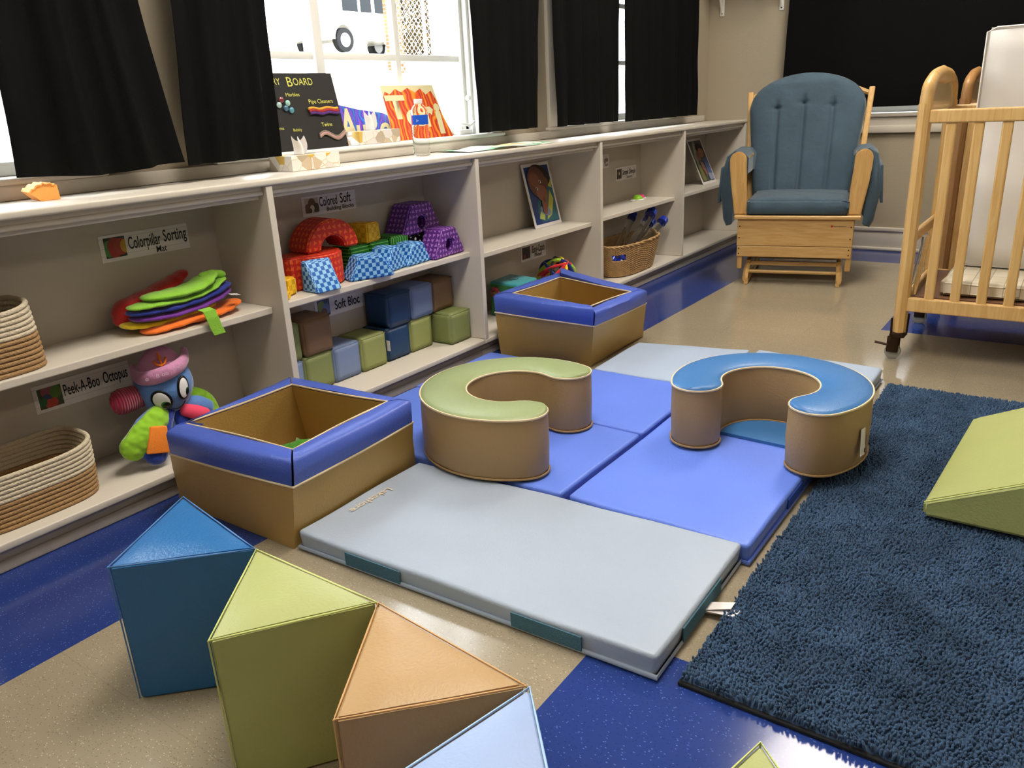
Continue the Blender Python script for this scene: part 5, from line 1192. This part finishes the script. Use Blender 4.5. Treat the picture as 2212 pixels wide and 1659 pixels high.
for x, z in ((-.272, .305), (-.272, .245), (-.272, .190), (-.272, .163), (.268, .305), (.268, .245), (.266, .190), (.266, .163)):
    bm = bmesh.new(); lathe(bm, [(.0035, 0), (.0035, .002)], (x, .0005, z), 10, (0, -1, 0)); put('screw', bm, BRONZE, t)
bm = bmesh.new(); lathe(bm, [(.0055, 0), (.0055, .0012)], (.178, .0003, .309), 16, (0, -1, 0)); lg = put('maker_mark', bm, M('brand_red', '#b3201c', .5), t)
text('lettering', 'Foundations', (.186, -.0004, .3055), (1, 0, 0), (0, 0, 1), .0072, INK, t, width=.058, thick=.0003, offset=.01)
# seat cushion
bm = bmesh.new(); B(bm, -.242, .250, -.002, .46, .3625, .440)
bmesh.ops.subdivide_edges(bm, edges=bm.edges[:], cuts=11, use_grid_fill=True)
for v in bm.verts:
    x, y, z = v.co; top_k = (z-.3625)/.0775
    if top_k > .99: v.co.z += .014*(1-(x/.25)**4)*(1-((y-.23)/.235)**4)+.004*noise.noise(Vector((x*10, y*10, 0)))
    if y < 0: v.co.y -= .010*math.sin(top_k*PI)+.003*noise.noise(Vector((x*14, z*30, 3)))
es = [e for e in bm.edges if len(e.link_faces) == 2 and e.calc_face_angle(0) > .7]
bmesh.ops.bevel(bm, geom=es, offset=.012, segments=3, affect='EDGES'); put('seat_cushion', bm, FAB, t, True)
# back cushion: outline (x by height), three stitched channels
bm = bmesh.new(); NX, NZ = 72, 60
def halfw(z):
    if z < .86: return .252+(.300-.252)*((z-.40)/.46)
    f = (z-.86)/(1.052-.86); return .300*max(0, 1-f**2.3)**.5*1.0+.0
seams = [(-.160, .878), (-.022, .902), (.128, .884)]
fr, bk = [], []
for j in range(NZ+1):
    q = j/NZ; z = .405+(1.052-.405)*(1-(1-q)**1.25); z = min(z, 1.0518); hw_ = max(halfw(z), .02); r0, r1 = [], []
    for i in range(NX+1):
        u = -1+2*i/NX; x = u*hw_-.008; yb = .44+(z-.40)*.235
        edge = max(0, 1-abs(u)**6)**.5*min(1, max((1.056-z)/.05, 0))**.5*min(1, max((z-.395)/.04, 0))**.5; d = .055*edge
        for sx, top_ in seams:
            sx2 = sx*(.93+.07*(z-.4)/.5)
            if z < top_: d -= .020*math.exp(-((x-sx2)/.010)**2)*edge
            d -= .016*math.exp(-((x-sx)/.010)**2-((z-top_-.012)/.024)**2)*edge + .012*math.exp(-((x-sx)/.034)**2-((z-top_)/.006)**2)*edge
        d += .004*noise.noise(Vector((x*8, z*8, 2)))
        r0.append(bm.verts.new((x, yb-d, z))); r1.append(bm.verts.new((x, yb+.03*edge, z)))
    fr.append(r0); bk.append(r1)
for g_, fl_ in ((fr, 0), (bk, 1)):
    for j in range(NZ):
        for i in range(NX): bm.faces.new((g_[j][i], g_[j][i+1], g_[j+1][i+1], g_[j+1][i]))
for j in range(NZ):
    bm.faces.new((fr[j][0], fr[j+1][0], bk[j+1][0], bk[j][0])); bm.faces.new((fr[j][-1], fr[j+1][-1], bk[j+1][-1], bk[j][-1]))
for i in range(NX): bm.faces.new((fr[0][i], fr[0][i+1], bk[0][i+1], bk[0][i])); bm.faces.new((fr[-1][i], fr[-1][i+1], bk[-1][i+1], bk[-1][i]))
put('back_cushion', bm, FAB, t, True)

# ------------------------------------------------------------------ cribs
ACR = M('crib_acrylic', '#f6f4ee', .03, trans=1, ior=1.03, spec=.6)
def crib(x0, y0, label, wood_):
    """near long side at x0, end panel at y0; the crib runs towards -y"""
    W, L = .555, .98; x1 = x0+W; y1 = y0-L
    t = thing('crib', label, 'crib', ((x0+x1)/2, (y0+y1)/2, 0), group='wooden compact cribs')
    for xx, yy in ((x0, y0), (x1, y0), (x0, y1), (x1, y1)):
        bm = bmesh.new(); lathe(bm, [(.0235, .105), (.0235, .90 if True else 0)], (xx, yy, 0), 8); put('post', bm, wood_, t, True, 30)
        # caster
        bm = bmesh.new(); B(bm, xx-.024, xx+.024, yy-.024, yy+.024, .085, .106, .006); tube(bm, [(xx-.02, yy+.022, .09), (xx-.022, yy+.024, .16)], .004, 6); tube(bm, [(xx+.02, yy-.022, .09), (xx+.022, yy-.024, .17)], .004, 6); B(bm, xx-.02, xx-.014, yy-.006, yy+.034, .028, .09, .004); B(bm, xx+.014, xx+.02, yy-.006, yy+.034, .028, .09, .004); tube(bm, [(xx-.016, yy+.03, .055), (xx-.02, yy+.075, .062)], .005, 6)
        cs = put('caster', bm, BRONZE, t, True, 40)
        bm = bmesh.new(); lathe(bm, [(.020, -.012), (.0275, -.009), (.0275, .009), (.020, .012)], (xx, yy+.014, .0275), 22, (1, 0, 0)); put('wheel', bm, M('grey_rubber', '#8a8a80', .5), cs, True, 40)
    for yy in (y0, y1):   # end panels: arched crest, acrylic pane, rails
        n = 26; bm = bmesh.new(); rings = []
        arc = []
        for k in range(n+1):
            a = PI-PI*k/n; arc.append((x0+W/2+(W/2)*math.copysign(abs(math.cos(a))**.55, math.cos(a)), .875+.115*max(0, math.sin(a))**.7))
        for i, (x, z) in enumerate(arc):
            q = (x-(x0+W/2), z-.86); l = math.hypot(*q) or 1; nx, nz = q[0]/l, q[1]/l; w = .021+.014*math.sin(PI*i/n)
            ex = .012*math.exp(-((i-n*.18)/1.6)**2)+.012*math.exp(-((i-n*.82)/1.6)**2)
            rings.append([bm.verts.new((x+nx*(w+ex)*ca, yy+.021*sa, z+nz*(w+ex)*ca)) for ca, sa in [(math.cos(b), math.sin(b)) for b in [2*PI*j/10 for j in range(10)]]])
        for r0, r1 in zip(rings, rings[1:]):
            for j in range(10): bm.faces.new((r0[j], r0[(j+1) % 10], r1[(j+1) % 10], r1[j]))
        bm.faces.new(rings[0][::-1]); bm.faces.new(rings[-1]); put('crest_rail', bm, wood_, t, True, 60)
        cb_pts = [(x, yy-.009, z) for x, z in arc if z > .872]; poly('crest_board', cb_pts, M('glare_crest_wood', '#cdb78e', .3, coat=.4), t, (0, .018, 0))  # glare on the wooden crest is put into this paler colour
        bm = bmesh.new(); vs = [bm.verts.new((x0+W/2+(x-x0-W/2)*.99, yy-.003, z)) for x, z in arc]+[bm.verts.new((x1-.012, yy-.003, .25)), bm.verts.new((x0+.012, yy-.003, .25))]; f = bm.faces.new(vs); r = bmesh.ops.extrude_face_region(bm, geom=[f]); bmesh.ops.translate(bm, verts=[g for g in r['geom'] if isinstance(g, bmesh.types.BMVert)], vec=(0, .005, 0)); put('acrylic_panel', bm, ACR, t)
        box('end_rail', x0+.015, x1-.015, yy-.012, yy+.012, .425, .462, wood_, t, .004)
        box('end_rail', x0+.015, x1-.015, yy-.012, yy+.012, .19, .238, wood_, t, .004)
    for xx in (x0, x1):
        box('top_rail', xx-.014, xx+.014, y1+.015, y0-.015, .838, .882, wood_, t, .006, 3)
        box('bottom_rail', xx-.013, xx+.013, y1+.015, y0-.015, .186, .236, wood_, t, .004)
        k = 0
        for i in range(11):
            yy = y0-.085-.0815*i; box('slat', xx-.0065, xx+.0065, yy-.016, yy+.016, .230, .842, wood_, t, .005)
    box('mattress_board', x0+.02, x1-.02, y1+.03, y0-.03, .228, .238, M('brown_hardboard', '#6d4c33', .6), t, 0)
    bm = bmesh.new(); hexa(bm, [(x0+.03, y0-.020, .24), (x0+.05, y0-.020, .24), (x0+.05, y0-.036, .24), (x0+.03, y0-.036, .24)], [(x0+.21, y0-.020, .425), (x0+.23, y0-.020, .425), (x0+.23, y0-.036, .425), (x0+.21, y0-.036, .425)], .003); br = put('folding_brace', bm, wood_, t, True, 40)
    bm = bmesh.new(); tube(bm, [(x0+.015, y0-.018, .25), (x0+.02, y0-.018, .29), (x0+.12, y0-.018, .36), (x0+.16, y0-.018, .40), (x0+.165, y0-.018, .43)], .004, 8); put('metal_latch', bm, CHROME, br, True)
    return t
crib(1.748, -1.395, 'light wood crib on casters at the right edge, mattress standing inside', WOOD)
crib(2.52, -1.420, 'second wooden crib just behind the first one, mostly hidden', wood('amber_wood', '#a57c4e', 'Z'))
MW = M('white_mattress_cover', '#e4e1dc', .6, bump=.25, bscale=14)
def mattress(x0, x1, y0, y1, z0, z1, mat, label, cat='mattress'):
    t = thing('crib_mattress', label, cat, ((x0+x1)/2, (y0+y1)/2, z0)); bm = bmesh.new(); B(bm, x0, x1, y0, y1, z0, z1)
    bmesh.ops.subdivide_edges(bm, edges=bm.edges[:], cuts=9, use_grid_fill=True)
    for v in bm.verts: v.co += Vector((.008, .003, .002))*noise.noise(v.co*9)
    es = [e for e in bm.edges if len(e.link_faces) == 2 and e.calc_face_angle(0) > .7]
    bmesh.ops.bevel(bm, geom=es, offset=.012, segments=3, affect='EDGES'); put('cover', bm, mat, t, True); return t
mt = mattress(2.080, 2.165, -2.28, -1.510, .2995, 1.140, MW, 'white mattress standing upright inside the near crib')
tubeo('edge_piping', [(2.084, -1.512, .306), (2.084, -1.512, 1.125), (2.084, -1.54, 1.139), (2.084, -2.25, 1.139), (2.084, -2.278, 1.12), (2.084, -2.278, .306)], .0035, MW, mt, seg=6)
MP = M('printed_mattress', '#ddd6c2', .6); nt = MP.node_tree; tc = nt.nodes.new('ShaderNodeTexCoord'); br_ = nt.nodes.new('ShaderNodeTexBrick'); br_.inputs['Scale'].default_value = 5; br_.inputs['Color1'].default_value = lin('#e3dcc9'); br_.inputs['Color2'].default_value = lin('#d6cdb7'); br_.inputs['Mortar'].default_value = lin('#a89f88'); br_.inputs['Mortar Size'].default_value = .008
nt.links.new(tc.outputs['Object'], br_.inputs['Vector']); nt.links.new(br_.outputs['Color'], nt.nodes['Principled BSDF'].inputs['Base Color'])
mattress(1.80, 2.26, -2.30, -1.505, .2415, .2935, MP, 'thin cream printed mattress lying flat in the near crib')

# ------------------------------------------------------------------ outside the window
GR = M('sunlit_ground', '#c4bba6', .9, bump=.3, bscale=8, var=.25, vscale=3)
bm = bmesh.new(); prof = [(.62, .55), (5.2, .95), (5.2, .95)]; gx = (-30, 45)
pts = [(.62, .50), (3.0, .62), (5.6, .90), (5.61, .91), (9, 1.72), (14, 2.35), (22, 3.05), (45, 3.5)]
rows = [[bm.verts.new((gx[0]+(gx[1]-gx[0])*i/30, y, z+.04*noise.noise(Vector((i*.7, y, 0))))) for i in range(31)] for y, z in pts]
for a, b in zip(rows, rows[1:]):
    for i in range(30): bm.faces.new((a[i], a[i+1], b[i+1], b[i]))
struct(put('ground', bm, GR, None, True))
t = tag(box('retaining_wall', -8, 24, 5.5, 5.75, .7, 1.38, M('pale_concrete', '#9d978a', .9, bump=.3, bscale=5, var=.3, vscale=2), bev=.02), 'low pale concrete wall outside the window', 'wall')
tag(box('curb', -8, 24, 9.2, 9.5, 1.6, 1.83, M('grey_concrete', '#7f7d78', .9, var=.3, vscale=1), bev=.02), 'grey curb strip outside below the parked car', 'curb')
# parked white suv
CW = M('white_car_paint', '#e8e8e6', .25, coat=.5); CG = M('car_window', '#0c1114', .35, spec=.2); TY = M('tyre', '#0b0b0c', .9)
cx0, cy0, cz0 = 15.95, 17.0, 2.68
t = thing('car', 'white car parked on the bright slope outside the window', 'car', (cx0+2.6, cy0+.9, cz0))
bm = bmesh.new(); pr = [(0, .35), (0, .95), (.15, 1.05), (1.1, 1.15), (1.75, 1.75), (4.7, 1.80), (5.1, 1.1), (5.15, .40)]
for s0 in ((3.98, .35), (2.4, .3), (1.32, .35)): pass
arch_ = lambda c: [(c+.42*math.cos(a), .35+.42*math.sin(a)) for a in [PI*k/10 for k in range(11)]]
pr = pr+arch_(4.05)+arch_(1.0)
a = [bm.verts.new((cx0+x, cy0, cz0+z)) for x, z in pr]; b = [bm.verts.new((cx0+x, cy0+1.85, cz0+z)) for x, z in pr]; n = len(a); bm.faces.new(a); bm.faces.new(b[::-1])
for i in range(n): bm.faces.new((a[i], a[(i+1) % n], b[(i+1) % n], b[i]))
put('car_body', bm, CW, t, True, 30)
for x in (1.0, 4.05):
    for y in (cy0+.02, cy0+1.62):
        bm = bmesh.new(); lathe(bm, [(.20, -.01), (.34, 0), (.34, .2), (.2, .21)], (cx0+x, y, cz0+.34), 28, (0, 1, 0)); w = put('tyre', bm, TY, t, True, 40)
        bm = bmesh.new(); lathe(bm, [(.05, -.02), (.20, -.012), (.20, .01)], (cx0+x, y, cz0+.34), 20, (0, 1, 0)); put('hub_cap', bm, M('car_metal', '#9a9a9a', .4), w, True, 40)
for x0, x1, xt in ((.98, 1.62, 1.0), (1.74, 2.2, 1.74), (2.35, 2.85, 2.35), (3.0, 3.6, 3.0)):
    bm = bmesh.new(); vs = [bm.verts.new(v) for v in ((cx0+x0, cy0-.012, cz0+1.14), (cx0+x1, cy0-.012, cz0+1.14), (cx0+x1, cy0-.012, cz0+1.66), (cx0+xt, cy0-.012, cz0+1.66))]; bm.faces.new(vs); r = bmesh.ops.extrude_face_region(bm, geom=bm.faces[:]); bmesh.ops.translate(bm, verts=[g for g in r['geom'] if isinstance(g, bmesh.types.BMVert)], vec=(0, .01, 0)); put('side_window', bm, CG, t)
# second vehicle further left
t = thing('car', 'second white car partly hidden behind the window mullion at left', 'car', (12.2, 21, 3.0))
box('car_body', 9.0, 13.4, 21, 22.8, 3.3, 4.5, CW, t, .15, 3, True); box('side_window', 9.9, 12.6, 20.98, 21.2, 4.0, 4.35, CG, t, .03)
for x in (9.9, 12.5):
    bm = bmesh.new(); lathe(bm, [(.2, 0), (.34, .01), (.34, .2)], (x, 20.95, 3.34), 20, (0, 1, 0)); put('tyre', bm, TY, t, True, 40)
# chain-link fence with a brick post behind
t = thing('chain_link_fence', 'chain link fence seen through the right window pane', 'fence', (9.5, 8, 1.5))
bm = bmesh.new(); fx0, fx1, fz0, fz1, fy = 9.38, 11.6, 1.50, 3.4, 8.0; stp = .11; k = fx0-(fz1-fz0)
WR = M('galvanised_wire', '#b9b3a6', .5)
while k < fx1+2:
    for sg in (1, -1):
        a0 = max(fx0, k); 
        if sg == 1: p0, p1 = (k, fz0), (k+(fz1-fz0), fz1)
        else: p0, p1 = (k, fz1), (k+(fz1-fz0), fz0)
        # clip in x
        def cl(p, q, x): f = (x-p[0])/(q[0]-p[0]); return (x, p[1]+(q[1]-p[1])*f)
        if p1[0] < fx0 or p0[0] > fx1: continue
        if p0[0] < fx0: p0 = cl(p0, p1, fx0)
        if p1[0] > fx1: p1 = cl(p0, p1, fx1)
        tube(bm, [(p0[0], fy+.004*sg, p0[1]), (p1[0], fy+.004*sg, p1[1])], .006, 4)
    k += stp
o = put('wire_mesh', bm, WR, t)
for x in (9.38, 10.15, 11.6): tubeo('fence_post', [(x, fy+.03, 1.35), (x, fy+.03, 3.42)], .03, WR, t)
tubeo('top_bar', [(fx0, fy+.03, 3.4), (fx1, fy+.03, 3.4)], .022, WR, t)
BRM = M('brick_wall', '#8f5b3c', .9); nt = BRM.node_tree; tc = nt.nodes.new('ShaderNodeTexCoord'); mp = nt.nodes.new('ShaderNodeMapping'); mp.inputs['Rotation'].default_value = (PI/2, 0, 0); br_ = nt.nodes.new('ShaderNodeTexBrick'); br_.inputs['Scale'].default_value = 4; br_.inputs['Color1'].default_value = lin('#a3623a'); br_.inputs['Color2'].default_value = lin('#7c4a30'); br_.inputs['Mortar'].default_value = lin('#a59a86')
nt.links.new(tc.outputs['Object'], mp.inputs[0]); nt.links.new(mp.outputs[0], br_.inputs['Vector']); nt.links.new(br_.outputs['Color'], nt.nodes['Principled BSDF'].inputs['Base Color'])
tag(box('brick_pillar', 9.97, 10.10, 8.5, 8.8, 1.4, 3.9, BRM, bev=0), 'reddish brick pillar behind the chain link fence', 'pillar')
LF = M('dry_foliage', '#5f4d26', .9, var=.6, vscale=6)
t = thing('shrub', 'dry yellowish shrub behind the chain link fence', 'shrub', (11.2, 9.6, 1.7))
bm = bmesh.new(); rnd = random.Random(3)
for i in range(7000):
    a = rnd.uniform(0, 2*PI); r = rnd.random()**.5; z = rnd.random(); p = Vector((13.0+1.0*r*math.cos(a)*(1-.3*z), 10.6+.5*r*math.sin(a), 1.75+z*2.1)); d = Vector((rnd.uniform(-1, 1), rnd.uniform(-1, 1), rnd.uniform(-1, 1))).normalized()*.07; e = d.orthogonal().normalized()*.03
    bm.faces.new([bm.verts.new(q) for q in (p, p+d*.5+e, p+d, p+d*.5-e)])
put('foliage', bm, LF, t)
bm = bmesh.new()
for k in range(7): a = k*.9; tube(bm, [(13.0+.1*math.cos(a), 10.6+.1*math.sin(a), 1.6), (13.0+.5*math.cos(a), 10.6+.3*math.sin(a), 2.6), (13.0+.8*math.cos(a), 10.6+.4*math.sin(a), 3.7)], [.035, .022, .008], 6)
put('stems', bm, M('bark', '#5c4a38', .9), t)

# ------------------------------------------------------------------ origins of single-mesh things at their base
for o in list(COL.objects):
    if o.type == 'MESH' and o.parent is None and o.data.users == 1:
        vs = o.data.vertices; lo = [min(v.co[i] for v in vs) for i in range(3)]; hi = [max(v.co[i] for v in vs) for i in range(3)]
        if o.name.split('.')[0] in ('floor', 'ground', 'wall_right', 'brick_pillar'): continue
        c = Vector(((lo[0]+hi[0])/2, (lo[1]+hi[1])/2, lo[2])); o.data.transform(Matrix.Translation(-c)); o.location = c
for o in COL.objects:
    if '_loc' in o: del o['_loc']
